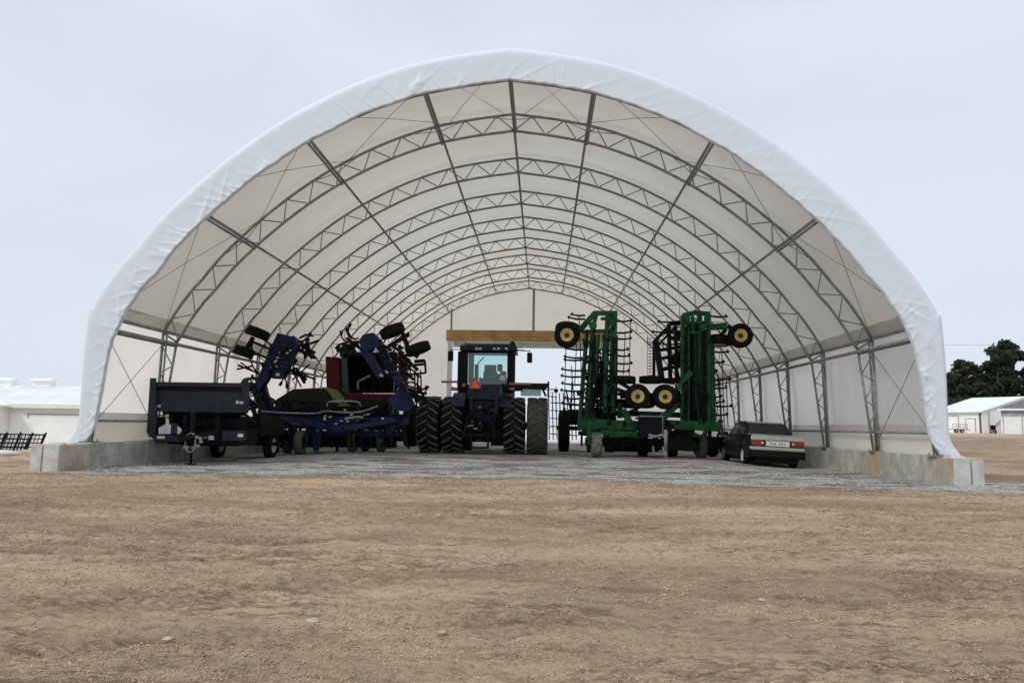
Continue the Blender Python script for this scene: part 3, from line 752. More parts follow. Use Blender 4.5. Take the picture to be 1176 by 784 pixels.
dy = (0.11*(1-np.abs(fold)*6).clip(0, 1)**1.5 + 0.075*(1-np.abs(fold2)*6.5).clip(0, 1)**1.5)*amp*msk_*(1-0.25*leg) + 0.02*perlin(SS*0.5+40, T*1.1)*amp + 0.005*fold3
wob = 0.025*perlin(sA*1.1, sA*0+2) + 0.018*perlin(sA*3.3, sA*0+8)
mb = MB(); rows = []
for j in range(n):
    row = []
    o_, i_ = co2[j], ci2[j]; dirv = (i_-o_)
    for k in range(NTR):
        t = k/(NTR-1); q = o_ + dirv*t*(1+wob[j]*1.4)
        bulge = 0.05*math.sin(min(1, t*6)*math.pi/2)
        row.append((XC+q[0], Y0-0.05-bulge-dy[j, k]*0.42, q[1]))
    row.insert(0, (XC+o_[0], Y0+0.06, o_[1]+0.004))
    e = row[-1]; row.append((e[0], e[1]+0.13, e[2]+0.005))
    rows.append(row)
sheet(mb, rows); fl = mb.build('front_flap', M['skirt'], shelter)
# rear wall with the drive-through doorway
def Q(px, py): return P(px, py, YEND)
dl, dr, dtop = Q(519, 450).x, Q(702, 450).x, Q(600, 391).z
mb = MB(); xsw = np.linspace(-10.05, 10.05, 160)
xsw = np.unique(np.r_[xsw, dl-XC, dr-XC])
def roofz(x):
    x = abs(x); return float(np.interp(x, np.r_[HALF[:, 0], 10.05], np.r_[HALF[:, 1], 1.0])) if x <= HALF[-1][0] else 3.7-(x-HALF[-1][0])*0.1
for a, b in zip(xsw[:-1], xsw[1:]):
    c = (a+b)/2+XC; zb = dtop+0.35 if dl < c < dr else 0.1
    mb.add([(XC+a, YEND+0.08, zb), (XC+b, YEND+0.08, zb), (XC+b, YEND+0.08, roofz(b)), (XC+a, YEND+0.08, roofz(a))], [(0, 1, 2, 3)])
mb.build('end_wall', M['endwall'], shelter)
h0, h1 = Q(513, 379), Q(513, 391.5)
MB().bb((Q(513, 385).x, YEND-0.22, h1.z), (dr+0.32, YEND+0.02, h0.z)).build('door_header', M['wood'], shelter, bevel=0.01)
MB().bb((dl-0.3, YEND-0.2, 0.1), (dl-0.02, YEND+0.0, h1.z-0.003)).build('door_post', M['white'], shelter, bevel=0.01)
MB().bb((dr+0.02, YEND-0.2, 0.1), (dr+0.3, YEND+0.0, h1.z-0.003)).build('door_post', M['white'], shelter, bevel=0.01)
MB().tube([(dl+0.02, YEND+0.22, h1.z-0.16), (dr-0.02, YEND+0.22, h1.z-0.16)], 0.21, 14).build('rolled_door', M['white'], shelter)
cx = Q(613, 350).x
MB().bb((cx-0.07, YEND-0.1, h0.z+0.003), (cx+0.07, YEND+0.04, INN[0][1])).build('end_column', M['steel'], shelter)
for px in (519, 704): MB().bb((Q(px, 350).x-0.05, YEND-0.08, h0.z+0.003), (Q(px, 350).x+0.05, YEND+0.04, roofz(Q(px, 350).x-XC)-0.5)).build('end_column', M['steel'], shelter)
# ------------------------------------------------------------------ concrete blocks
ORD = ['first', 'second', 'third', 'fourth', 'fifth', 'sixth', 'seventh', 'eighth', 'ninth', 'tenth', 'eleventh', 'twelfth', 'thirteenth', 'fourteenth', 'fifteenth', 'sixteenth', 'seventeenth', 'eighteenth', 'nineteenth', 'twentieth', 'twenty first', 'twenty second', 'twenty third', 'twenty fourth', 'twenty fifth', 'twenty sixth', 'twenty seventh', 'twenty eighth']
rr = random.Random(4)
def block_row(sg, xin, y0, side):
    y = y0; i = 0
    mats = ['tan', 'grey', 'grey', 'tan', 'grey', 'grey', 'grey'] if sg > 0 else ['tan', 'grey', 'grey', 'grey', 'grey']
    while y < YEND+0.4:
        L = 1.2 if i == 0 else rr.choice([1.3, 1.33, 1.28]); zt = 0.60 + rr.uniform(-0.012, 0.014)
        mk = mats[i] if i < len(mats) else 'grey'
        j = rr.uniform(-0.012, 0.012); mb = MB()
        x0 = xin + sg*j; x1 = x0 + sg*0.66; ym = y + L/2; org = Vector(((x0+x1)/2, ym, -0.04))
        g = 0.012
        if i == 0:     # end block with its vertical key slot
            w_ = 0.66; a = x0; 
            poly = [(x0, y+L-g), (x0, y), (x0+sg*0.36, y), (x0+sg*0.372, y+0.05), (x0+sg*0.392, y+0.05), (x0+sg*0.405, y+0.02), (x1, y+0.02), (x1, y+L-g)]
            mb.prism([(px, py, -0.25) for px, py in poly], (0, 0, 0.25+zt-0.01))
            cap = MB(); cap.lathe([(0, 0.05), (0.13, 0.045), (0.17, 0.02), (0.18, 0)], (x0+sg*0.2, y+0.22, zt-0.012), (0, 0, 1), 20)
            cap.lathe([(0, 0.03), (0.1, 0.03), (0.12, 0.0)], (x0+sg*0.2, y+0.75, zt-0.012), (0, 0, 1), 16)
        else:
            mb.bb((x0, y+g, -0.25), (x1, y+L-g, zt)); cap = None
        colour = {'tan': 'tan stained', 'grey': 'grey', 'pale': 'pale'}[mk]
        if i == 0: lb = 'tan stained concrete end block with pale slotted face, front of the %s hand wall row' % side
        else: lb = '%s concrete block, %s back from the open front in the %s hand wall row' % (colour, ORD[i], side)
        if sg < 0 and 5 <= i: lb = 'grey concrete block of the left hand wall row hidden behind the parked machines'
        if sg > 0 and 8 <= i: lb = 'grey concrete block of the right hand wall row deep behind the parked car'
        o = mb.build('concrete_block', M[mk], org=org, bevel=0.018)
        tag(o, lb, 'concrete block', '%s hand row of concrete blocks' % side)
        if i == 0:
            o['_w'] = list(org)
            fp = MB(); a, b = x0+sg*0.004, x0+sg*0.36
            fp.bb((a, y-0.012, -0.2), (b, y-0.002, zt-0.03)); fp.bb((x0+sg*0.408, y+0.008, -0.2), (x1-sg*0.004, y+0.018, zt-0.05))
            fp.build('end_face', M['pale'], o, org=org, bevel=0.004); cap.build('lifting_lug', M['pale'], o, org=org)
        y += L; i += 1
block_row(1, 8.96, 17.40, 'right')
block_row(-1, -10.64, 16.80, 'left')
# ------------------------------------------------------------------ navy dump trailer
def px_bb(mb, x0, y0, x1, y1, Y, Y2):
    a = P(x0, (y0+y1)/2, Y).x; b = P(x1, (y0+y1)/2, Y).x; xm = (x0+x1)/2
    return mb.bb((a, Y, P(xm, y0, Y).z), (b, Y2, P(xm, y1, Y).z))
Yt = 20.8
base = P(230, 500, Yt); tr = thing('dump_trailer', 'slate navy dump trailer with high steel box, parked nose out by the left concrete wall', 'trailer', (base.x, Yt, 0))
xl, xr = P(176, 455, Yt).x, P(285, 455, Yt).x; zt, zb = P(230, 440, Yt).z, P(230, 473, Yt).z; Yb = 22.4
mb = MB(); mb.bb((xl, Yt, zb), (xr, Yt+0.08, zt))
ti = 0.62; mb.prism([(xl, Yt+0.083, zb), (xl+0.07, Yt+0.083, zb), (xl+0.07+ti, Yb, zb), (xl+ti, Yb, zb)], (0, 0, zt-zb)); mb.prism([(xr-0.07, Yt+0.083, zb), (xr, Yt+0.083, zb), (xr-ti, Yb, zb), (xr-0.07-ti, Yb, zb)], (0, 0, zt-zb)); mb.prism([(xl+0.073, Yt+0.083, zb), (xr-0.073, Yt+0.083, zb), (xr-0.073-ti, Yb, zb), (xl+0.073+ti, Yb, zb)], (0, 0, 0.08)); mb.bb((xl+0.073+ti, Yb-0.07, zb+0.083), (xr-0.073-ti, Yb-0.003, zt))
mb.build('dump_box', M['slate'], tr, bevel=0.012)
mb = MB(); mb.bb((xl-0.03, Yt-0.10, zt-0.10), (xr+0.02, Yt-0.003, zt+0.02)); mb.bb((xl+0.05, Yt-0.05, zb+0.0), (xr-0.02, Yt-0.003, zb+0.09))

mb.build('top_rail', M['slate'], tr, bevel=0.012)
mb = MB(); mb.bb((xl+0.02, Yt-0.03, zt-0.21), (xr-0.05, Yt-0.003, zt-0.105)); mb.build('tarp_recess', M['black'], tr)
mb = MB(); mb.prism([(xl-0.06, Yt-0.08, zb-0.55), (xl+0.02, Yt-0.08, zb-0.7), (xl+0.15, Yt-0.08, zb-0.72), (xl+0.2, Yt-0.08, zb-0.35), (xl+0.1, Yt-0.08, zt+0.12), (xl-0.06, Yt-0.08, zt+0.12)], (0, -0.05, 0))
mb.prism([(xr-0.18, Yt-0.105, zt+0.023), (xr-0.10, Yt-0.105, zt+0.14), (xr+0.0, Yt-0.105, zt+0.17), (xr+0.04, Yt-0.105, zt+0.1), (xr+0.04, Yt-0.105, zb)], (0, -0.05, 0))
split(mb, 'corner_post', M['slate'], tr, bevel=0.01)
for x0, x1, y0, y1 in ((178.5, 181, 464.5, 467.5), (181.8, 184.5, 464.5, 467.5), (271, 273.8, 459.8, 463.6), (275, 279.5, 460.8, 463.6)):
    px_bb(MB(), x0, y0, x1, y1, Yt-0.012, Yt-0.004).build('decal', M['label'], tr)
zc = zb-0.18; xm = (xl+xr)/2
mb = MB()
for dx in (-0.45, 0.45): mb.bb((xm+dx-0.06, Yt+0.1, zc-0.28), (xm+dx+0.06, 25.8, zc+0.1))
for k in range(2): mb.bb((xm-1.15+k*0.4, Yt+0.25+k, zc+0.102), (xm+1.15-k*0.4, Yt+0.37+k, zb-0.003))
mb.bb((xm-1.1, Yt+0.45, zc-0.2), (xm+0.9, Yt+0.6, zc+0.05)); mb.bb((xm-0.9, Yt+0.9, zc-0.75), (xm+0.75, Yt+2.4, zc-0.282)); mb.bb((xm-0.6, Yt+2.5, zc-0.5), (xm+0.8, Yt+4.6, zc+0.1)); mb.bb((xl+0.15, Yt+0.65, 0.5), (xr-0.45, Yt+0.75, zb-0.01)); mb.bb((xl+0.02, Yt+0.2, 0.55), (xl+0.5, Yt+0.55, zb-0.15))
mb.beam((xm-0.45, Yt+0.1, zc-0.35), (xm, Yt-1.0, zc-0.55), 0.1, 0.16); mb.beam((xm+0.45, Yt+0.1, zc-0.35), (xm, Yt-1.0, zc-0.55), 0.1, 0.16)
mb.bb((xm-1.1, 24.5, 0.40), (xm+1.0, 24.62, 0.52)); mb.bb((xm-0.5, 24.4, 0.52), (xm+0.5, 25.6, zc-0.28))
mb.beam(P(276, 471, Yt-0.02), P(294, 486, Yt+0.4), 0.07, 0.05)
mb.build('chassis', M['dark'], tr, bevel=0.008)
mb = MB(); px_bb(mb, 255, 495, 281, 506, Yt-0.15, Yt+0.0); px_bb(mb, 176, 499, 206, 507, Yt-0.25, Yt-0.05); px_bb(mb, 196, 486, 203, 498, Yt-0.31, Yt-0.25)
split(mb, 'tool_box', M['slate'], tr, bevel=0.012)
px_bb(MB(), 273, 498, 279, 501.5, Yt-0.162, Yt-0.152).build('decal', M['label'], tr); px_bb(MB(), 180, 500.5, 189, 503.5, Yt-0.262, Yt-0.252).build('decal', M['label'], tr)
mb = MB(); mb.ppx([(182, 498), (182, 491), (190, 487), (190.5, 480), (193.5, 480), (194, 487), (203, 488), (208, 492), (210, 498)], Yt-0.28, 0.02); mb.build('hitch_bracket', M['label'], tr, bevel=0.004)
mb = MB(); j0, j1 = P(222.5, 473, Yt-0.55), P(223.5, 530, Yt-0.55); mb.beam(j0, (j0.x, j0.y, 0.55), 0.11); mb.tube([(j0.x, j0.y, 0.55), (j0.x, j0.y, 0.03)], 0.035, 10); mb.bb((j0.x-0.12, j0.y-0.1, 0.0), (j0.x+0.12, j0.y+0.1, 0.03)); mb.tube([(j0.x, j0.y-0.05, 0.9), (j0.x-0.22, j0.y-0.05, 0.9), (j0.x-0.22, j0.y-0.16, 0.9)], 0.015, 6)
mb.build('jack', M['dark'], tr)
mb = MB(); c = P(219.5, 508, Yt-0.65)
for k in range(3): mb.tube([c + Vector((math.cos(t)*(0.2-0.01*k)*0.75, -0.03*k, math.sin(t)*0.25)) for t in np.linspace(0.9, 2*math.pi-0.3+k*0.3, 22)], 0.016, 6)
for k, (a, b) in enumerate(((226, 502), (231, 507), (227, 512), (222, 514), (230, 503))): mb.blob(P(a, b, Yt-0.66), (0.06, 0.05, 0.05), k)
mb.build('air_hose', M['hose'], tr)
mb = MB()
for k, (a, b, c_, d) in enumerate(((231, 499, 237, 503), (239, 500, 245, 505), (210, 512, 216, 515))): px_bb(mb, a, b, c_, d, Yt-0.2, Yt-0.14)
split(mb, 'light_bracket', M['greyrim'], tr, bevel=0.01)
for x in (P(309.5, 508, 24.5).x, xl+0.28):
    for y in (24.6,): wheel(tr, (x, y, 0.40), (1, 0, 0), 0.40, 0.26, 0.21, M['greyrim'])
mb = MB()
for x in (P(309.5, 508, 24.5).x-0.0, xl+0.28):
    for a, b in ((0, 180),): mb.tube([(x-0.02, 24.6+0.5*math.cos(R(t)), 0.45+0.46*math.sin(R(t))) for t in range(0, 181, 15)], 0.05, 4)
split(mb, 'mudguard', M['black'], tr)
# ------------------------------------------------------------------ blue cultivator, wings folded
Yc = 27.0
bc = thing('folded_cultivator', 'blue cultivator with wings folded up and wheels in the air, left of the tractor', 'cultivator', (P(390, 500, Yc).x, Yc, G(-7, 27)))
def bars(lst, mat, name, parent, Y, bevel=0.008, side=(0, 1, 0)):
    mb = MB()
    for q in lst:
        p0, p1, w_ = q[0], q[1], q[2]; ya = Y + (q[3] if len(q) > 3 else 0); yb = Y + (q[4] if len(q) > 4 else (q[3] if len(q) > 3 else 0)); h = q[5] if len(q) > 5 else w_
        mb.beam(P(*p0, ya), P(*p1, yb), w_, h, side)
    if name == 'main_frame': return mb.build(name, mat, parent, bevel=bevel)
    return split(mb, name, mat, parent, bevel=bevel)
bars([((304, 483), (470, 484), 0.26, 0, 0, 0.2), ((318, 497), (462, 498), 0.2, 0.7), ((306, 476), (470, 478), 0.14, 1.6), ((325, 480), (380, 492), 0.16, -0.4, -0.8), ((455, 482), (395, 492), 0.16, -0.4, -0.8), ((350, 487), (372, 487), 0.22, -0.1), ((380, 492), (395, 492), 0.24, -0.8), ((335, 476), (335, 497), 0.15, 0.3), ((445, 478), (448, 500), 0.2, 0.3), ((312, 486), (312, 505), 0.16, 1)], M['blue'], 'main_frame', bc, Yc)
bars([((361, 488), (363.5, 518), 0.16, -0.35), ((352, 492), (361, 500), 0.1, -0.35), ((358, 521.5), (370, 521.5), 0.07, -0.35, -0.35, 0.3), ((368, 488), (366, 512), 0.09, -0.35)], M['blue'], 'parking_stand', bc, Yc)
lw = MB().ppx([(318.5, 382), (339, 387), (341.5, 398), (333, 417), (325, 434.5), (312, 434.5), (313.5, 424), (306, 437), (298, 449), (289, 447), (299, 426), (309, 402)], Yc-0.2, 0.35).build('wing_frame', M['blue'], bc, bevel=0.02)
bars([((300, 440), (312, 470), 0.2, 0.3), ((312, 470), (318, 486), 0.22, 0.3), ((291, 446), (304, 480), 0.14, 0.0), ((330, 395), (318, 430), 0.1, 0.7), ((297, 448), (330, 470), 0.09, 0.9), ((306, 430), (300, 462), 0.08, 1.0)], M['navy'], 'lift_arm', bc, Yc)
rw = MB(); rw.ppx([(411, 392), (417, 384), (428, 381.5), (433, 386), (437, 397), (430, 401), (418, 404)], Yc-0.25, 0.5); rw.ppx([(446, 461), (459, 444), (475, 466), (470, 473), (452, 471)], Yc-0.2, 0.3)
rw.beam(P(416, 398, Yc), P(438, 433, Yc), 0.26, 0.3); rw.beam(P(434, 392, Yc), P(455, 433, Yc), 0.26, 0.3); rw.beam(P(455, 431, Yc-0.05), P(473, 468, Yc-0.05), 0.27, 0.32)
rw.build('wing_frame', M['blue'], bc, bevel=0.02)
bars([((425, 402), (443, 430), 0.07, 0.2), ((432, 402), (447, 431), 0.045, -0.2)], M['dark'], 'lift_cylinder', bc, Yc)
bars([((436, 431), (454, 431), 0.14, 0), ((418, 403), (398, 388), 0.12, 0.6), ((412, 392), (391, 401), 0.1, 0.4), ((330, 389), (362, 405), 0.1, 0.3), ((326, 420), (352, 436), 0.1, 0.5), ((338, 392), (350, 408), 0.06, 0.4), ((458, 404), (480, 425), 0.12, 0.3), ((466, 420), (487, 418), 0.09, 0.5), ((476, 425), (477, 462), 0.06, 0.6), ((483, 425), (484, 450), 0.05, 0.6), ((462, 447), (490, 452), 0.09, 0.6), ((466, 455), (493, 444), 0.07, 0.4)], M['dark'], 'wing_bar', bc, Yc)
def tilted(px, py, ang, L=0.43, wd=0.32, Y=Yc, rim='dark', parent=None, tm=None):
    a = R(ang); wheel(parent, P(px, py, Y), (math.sin(a), 0, math.cos(a)), L, wd, L*0.5, M[rim], tm)
for px, py, an in ((295, 381.5, 22), (277.5, 402.5, 20), (450.5, 380, -24), (480, 400.5, -21)): tilted(px, py, an, 0.45, 0.34, Yc, 'dark', bc)
bars([((291, 387), (284, 399), 0.13), ((289, 392), (311, 401), 0.09), ((287, 402), (310, 413), 0.08), ((289, 392), (289, 412), 0.07), ((300, 388), (312, 396), 0.06), ((454, 392), (470, 382), 0.09), ((446, 398), (470, 384), 0.12), ((462, 382), (468, 398), 0.15), ((466, 398), (480, 410), 0.14), ((450, 397), (464, 406), 0.1), ((436, 394), (450, 402), 0.09)], M['dark'], 'wheel_arm', bc, Yc)
def tine_curve(p0, ang, L, Y, curl=0.5):
    """spring shank: starts at a pixel, bows round, ends in a point"""
    o = P(*p0, Y); pts = []; a = R(ang); p = Vector(o); n = 7
    for k in range(n+1):
        pts.append(p.copy()); p = p + Vector((math.cos(a), 0, math.sin(a)))*(L/n); a += curl/n*3.0
    return pts
rr = random.Random(21)
spots = []
for k in range(13):
    u = k/12; spots.append(((436+u*38+rr.uniform(0, 6), 396+u*60), rr.uniform(-15, 55), rr.uniform(0.4, 0.8), rr.choice((-0.6, 0.6))))
for k in range(9):
    u = k/8; spots.append(((339-u*22, 390+u*42), rr.uniform(-50, 20), rr.uniform(0.45, 0.9), rr.choice((-0.6, 0.6))))
for k in range(8):
    u = k/7; spots.append(((412-u*14, 388+u*10), rr.uniform(130, 230), rr.uniform(0.35, 0.7), rr.choice((-0.7, 0.7))))
for k in range(6): spots.append(((297+k*2, 428+k*6), rr.uniform(140, 175), rr.uniform(0.5, 1.0), rr.choice((-0.3, 0.3))))
for k in range(12): spots.append(((322+k*12, 490), rr.uniform(-100, -80), 0.55, rr.choice((-0.6, 0.6))))
for (p0, an, L, cu) in spots:
    y = Yc + rr.uniform(0.2, 1.4); pts = tine_curve(p0, an, L, y, cu); mb = MB().tube(pts, [0.032]*5+[0.028, 0.03, 0.012], 6)
    e = pts[-1]; d = (pts[-1]-pts[-2]).normalized(); mb.beam(e-d*0.08, e+d*0.08, 0.11, 0.03); mb.build('tine', M['dark'], bc)
rr = random.Random(77)
bars([((rr.uniform(318, 395), rr.uniform(458, 468)), (rr.uniform(318, 395), rr.uniform(462, 480)), rr.uniform(0.05, 0.1), rr.uniform(0.5, 1.6)) for _ in range(22)] + [((rr.uniform(395, 460), rr.uniform(454, 466)), (rr.uniform(395, 460), rr.uniform(462, 484)), rr.uniform(0.05, 0.11), rr.uniform(0.4, 1.4)) for _ in range(20)] + [((310+k*11.5, 492), (312+k*11.5, 514), 0.09, 0.4+0.15*(k % 4)) for k in range(13)] + [((312, 500), (462, 502), 0.3, 1.3), ((330, 508), (455, 509), 0.3, 1.8)], M['dark'], 'row_bar', bc, Yc)
bars([((rr.uniform(312, 322), 392+k*5), (rr.uniform(330, 338), 394+k*5), 0.05, -0.24) for k in range(7)] + [((425+k*4, 395+k*6), (438+k*4.5, 390+k*6), 0.06, -0.2) for k in range(7)] + [((336, 386), (352, 398), 0.08, 0.2), ((346, 398), (366, 391), 0.08, 0.2), ((354, 393), (350, 412), 0.09, 0.4), ((344, 402), (362, 411), 0.12, 0.3), ((356, 402), (366, 415), 0.05, 0.3), ((328, 424), (348, 430), 0.08, 0.2), ((342, 426), (362, 436), 0.06, 0.3), ((338, 430), (346, 444), 0.05, 0.3), ((290, 420), (272, 424), 0.06, 0.2), ((296, 428), (268, 417), 0.07, 0.3), ((300, 432), (276, 416), 0.05, 0.4)], M['dark'], 'linkage', bc, Yc)
# clamps, hoses and fittings over the toolbars
mb = MB()
for k in range(34):
    px = rr.uniform(312, 468); c = P(px, rr.uniform(468, 492), Yc-rr.uniform(0.12, 0.3)); mb.box(c, (rr.uniform(0.06, 0.2), 0.1, rr.uniform(0.05, 0.16)), Matrix.Rotation(rr.uniform(-.5, .5), 3, 'Y'))

for k in range(22):
    u = rr.random(); mb.box(P(*((436+u*34, 396+u*62) if k % 2 else (300+rr.uniform(0, 30), 436-u*40)), Yc-rr.uniform(0.22, 0.3)), (rr.uniform(0.06, 0.2), 0.1, rr.uniform(0.05, 0.2)), Matrix.Rotation(rr.uniform(-.8, .8), 3, 'Y'))
split(mb, 'clamp', M['dark'], bc, bevel=0.006)
mb = MB()
for k in range(13):
    px = rr.uniform(370, 462); c = P(px, rr.uniform(473, 488), Yc-0.32); mb.box(c, (rr.uniform(0.05, 0.13), 0.04, rr.uniform(0.03, 0.07)), Matrix.Rotation(rr.uniform(-.6, .6), 3, 'Y'))

for px, py, w_, h_, an in ((317, 414, 0.07, 0.3, 0.5), (313, 420, 0.06, 0.26, 0.55), (330, 405, 0.1, 0.08, 0.2), (320, 404, 0.09, 0.06, 0.8), (319, 430, 0.12, 0.1, 0), (317, 421, 0.1, 0.1, 0.3), (333, 403, 0.06, 0.1, 0.6), (326, 398, 0.05, 0.07, 0.2), (284, 445, 0.1, 0.12, 0.3), (287, 452, 0.08, 0.16, -0.4), (290, 437, 0.07, 0.1, 0.3), (297, 458, 0.06, 0.08, 0), (438, 431, 0.14, 0.09, 0.4), (444, 427, 0.12, 0.07, 0.6), (432, 402, 0.08, 0.14, -0.4)):
    mb.box(P(px, py, Yc-0.23), (w_, 0.04, h_), Matrix.Rotation(an, 3, 'Y'))
split(mb, 'fitting', M['greyrim'], bc, bevel=0.006)
bars([((288, 440), (312, 490), 0.16, -0.2), ((280, 446), (300, 492), 0.12, 0.1), ((296, 452), (318, 494), 0.16, 0.2), ((284, 470), (316, 462), 0.1, 0.3), ((290, 430), (284, 470), 0.08, 0.4), ((300, 470), (302, 500), 0.2, 0.2), ((290, 480), (320, 498), 0.14, 0.3), ((282, 455), (310, 478), 0.1, 0.5), ((310, 462), (304, 440), 0.1, 0.4)], M['dark'], 'wing_hinge', bc, Yc)
bars([((340, 398), (364, 392), 0.06, 0.4), ((352, 392), (358, 412), 0.09, 0.5), ((344, 388), (352, 384), 0.07, 0.3), ((352, 384), (360, 386), 0.06, 0.3), ((330, 428), (360, 434), 0.06, 0.4), ((340, 422), (350, 440), 0.09, 0.5), ((350, 400), (362, 412), 0.05, 0.6), ((336, 436), (356, 418), 0.05, 0.6), ((400, 395), (392, 410), 0.12, 0.4), ((408, 393), (404, 402), 0.14, 0.5), ((392, 400), (412, 396), 0.12, 0.5), ((462, 410), (474, 404), 0.1, 0.4), ((476, 415), (488, 414), 0.12, 0.5), ((488, 414), (489, 428), 0.07, 0.5), ((470, 430), (489, 428), 0.07, 0.5), ((462, 425), (475, 436), 0.1, 0.5), ((480, 432), (478, 470), 0.06, 0.5), ((458, 440), (482, 447), 0.07, 0.5), ((468, 452), (486, 458), 0.2, 0.6), ((470, 462), (480, 480), 0.14, 0.6), ((455, 490), (470, 515), 0.1, 0.6), ((462, 480), (466, 510), 0.14, 0.5)], M['dark'], 'wing_linkage', bc, Yc)
def hose(pts, Y, r, mat, parent, name='hydraulic_hose'):
    pp = [P(a, b, Y + (c[0] if c else 0)) for a, b, *c in pts]
    cr = [tuple(p) for p in pp]; arr = np.array(cr); out = []
    for i in range(len(arr)-1):
        p0, p1, p2, p3 = arr[max(i-1, 0)], arr[i], arr[i+1], arr[min(i+2, len(arr)-1)]
        for u in np.linspace(0, 1, 6, endpoint=False): out.append(0.5*((2*p1)+(-p0+p2)*u+(2*p0-5*p1+4*p2-p3)*u*u+(-p0+3*p1-3*p2+p3)*u**3))
    out.append(arr[-1]); MB().tube(out, r, 6).build(name, mat, parent)
hose([(300, 472), (330, 474), (362, 474.5), (374, 472), (395, 473.5), (415, 472.5), (434, 466)], Yc-0.35, 0.026, M['hose'], bc)
hose([(322, 479), (334, 485), (346, 488)], Yc-0.3, 0.022, M['hose'], bc)
hose([(378, 471), (378, 461.5), (411, 461.5), (412, 472)], Yc-0.2, 0.024, M['hose'], bc)
hose([(396, 481), (408, 479), (417, 479.5)], Yc-0.4, 0.05, M['hose'], bc)
for k in range(9): hose([(rr.uniform(330, 440), rr.uniform(466, 480)) for _ in range(4)], Yc-0.25, 0.014, M['black'], bc)
for px, yy in ((345, 26.6), (405.5, 27.9), (438, 28.2), (331, 29.0), (420, 29.2)):
    x = P(px, 508, yy).x; z = G(x, yy); wheel(bc, (x, yy, z+0.41), (1, 0, 0), 0.41, 0.27, 0.2, M['dark'], M['dusty'])
    MB().beam((x+0.2, yy, z+0.4), (x+0.2, yy+0.3, z+1.1), 0.1).build('wheel_leg', M['blue'], bc)
# ------------------------------------------------------------------ covered hopper behind it
Yh = 29.2
hp = thing('seed_hopper', 'dark olive covered hopper with lime green edge behind the blue cultivator', 'hopper', (P(350, 470, Yh).x, Yh, 0.1))
MB().ppx([(314, 470), (316, 459), (336, 446.5), (369, 445), (379, 453), (384, 470)], Yh, 1.6).build('cover', M['olive'], hp, bevel=0.05)
MB().ppx([(368.5, 443.8), (373, 444.5), (389, 461), (390, 467), (384, 467), (379.5, 453)], Yh-0.06, 1.7).build('end_panel', M['lime'], hp, bevel=0.02)
mb = MB(); px_bb(mb, 316, 470.3, 392, 492, Yh+0.1, Yh+1.5); mb.build('body', M['olive'], hp, bevel=0.03)
mb = MB()
for px in (320, 388):
    for y in (Yh+0.2, Yh+1.4): a = P(px, 492, y); mb.beam(a, (a.x, y, G(a.x, y)), 0.1)
mb.build('leg', M['dark'], hp)
# ------------------------------------------------------------------ red combine behind
Yr = 32.0
cb = thing('combine_harvester', 'dark red combine harvester seen from behind with open black rear hood, behind the blue cultivator', 'combine', (P(420, 470, Yr).x, Yr, 0.12))
mb = MB(); mb.ppx([(373.5, 409), (389, 410), (391, 457), (375, 456)], Yr, 4.2); mb.ppx([(457, 408), (467, 409), (467, 458), (457, 457)], Yr+0.1, 0.5)
mb.ppx([(391.5, 451.5), (456.5, 452), (456.5, 461), (391.5, 461)], Yr+0.02, 0.5); 
mb.build('body', M['red'], cb, bevel=0.04)
MB().ppx([(389.5, 404), (456, 404), (456.5, 410), (390, 410)], Yr+0.3, 3.5).build('hood', M['black'], cb, bevel=0.05)
MB().ppx([(391.5, 411), (398.5, 411), (400, 451), (392.5, 451)], Yr+0.12, 0.1).build('side_duct', M['teal'], cb, bevel=0.02)
mb = MB(); mb.ppx([(391.5, 410.3), (456, 410.3), (456, 451.3), (391.5, 451.3)], Yr+2.2, 0.1); 
for k in range(5): px_bb(mb, 404+k*10.5, 430, 410+k*10.5, 450, Yr+1.7, Yr+2.1)
mb.build('straw_walker', M['black'], cb, bevel=0.02)
bars([((411, 447), (411, 438), 0.08), ((411, 438), (425, 431), 0.08)], M['hose'], 'spreader_arm', cb, Yr+0.7)
mb = MB(); px_bb(mb, 386, 398.5, 404, 404, Yr+0.8, Yr+1.6); px_bb(mb, 400, 462, 450, 474, Yr+0.1, Yr+1.2); split(mb, 'engine_cover', M['dark'], cb, bevel=0.03)
for sx, y, r_, wd in ((-0.85, Yr+0.9, 0.60, 0.4), (0.75, Yr+0.9, 0.60, 0.4), (-1.5, Yr+4.4, 0.95, 0.7), (1.2, Yr+4.4, 0.95, 0.7)):
    wheel(cb, (cb.location.x+sx, y, 0.12+r_), (1, 0, 0), r_, wd, r_*0.5, M['greyrim'])
mb = MB(); x = cb.location.x; mb.bb((x-1.2, Yr+0.8, 0.68), (x+1.2, Yr+0.95, 0.83)); mb.bb((x-1.4, Yr+4.3, 0.95), (x+1.4, Yr+4.5, 1.15)); mb.bb((x-0.9, Yr+0.5, 0.85), (x+0.9, Yr+4.5, 1.6)); mb.build('axle', M['dark'], cb)
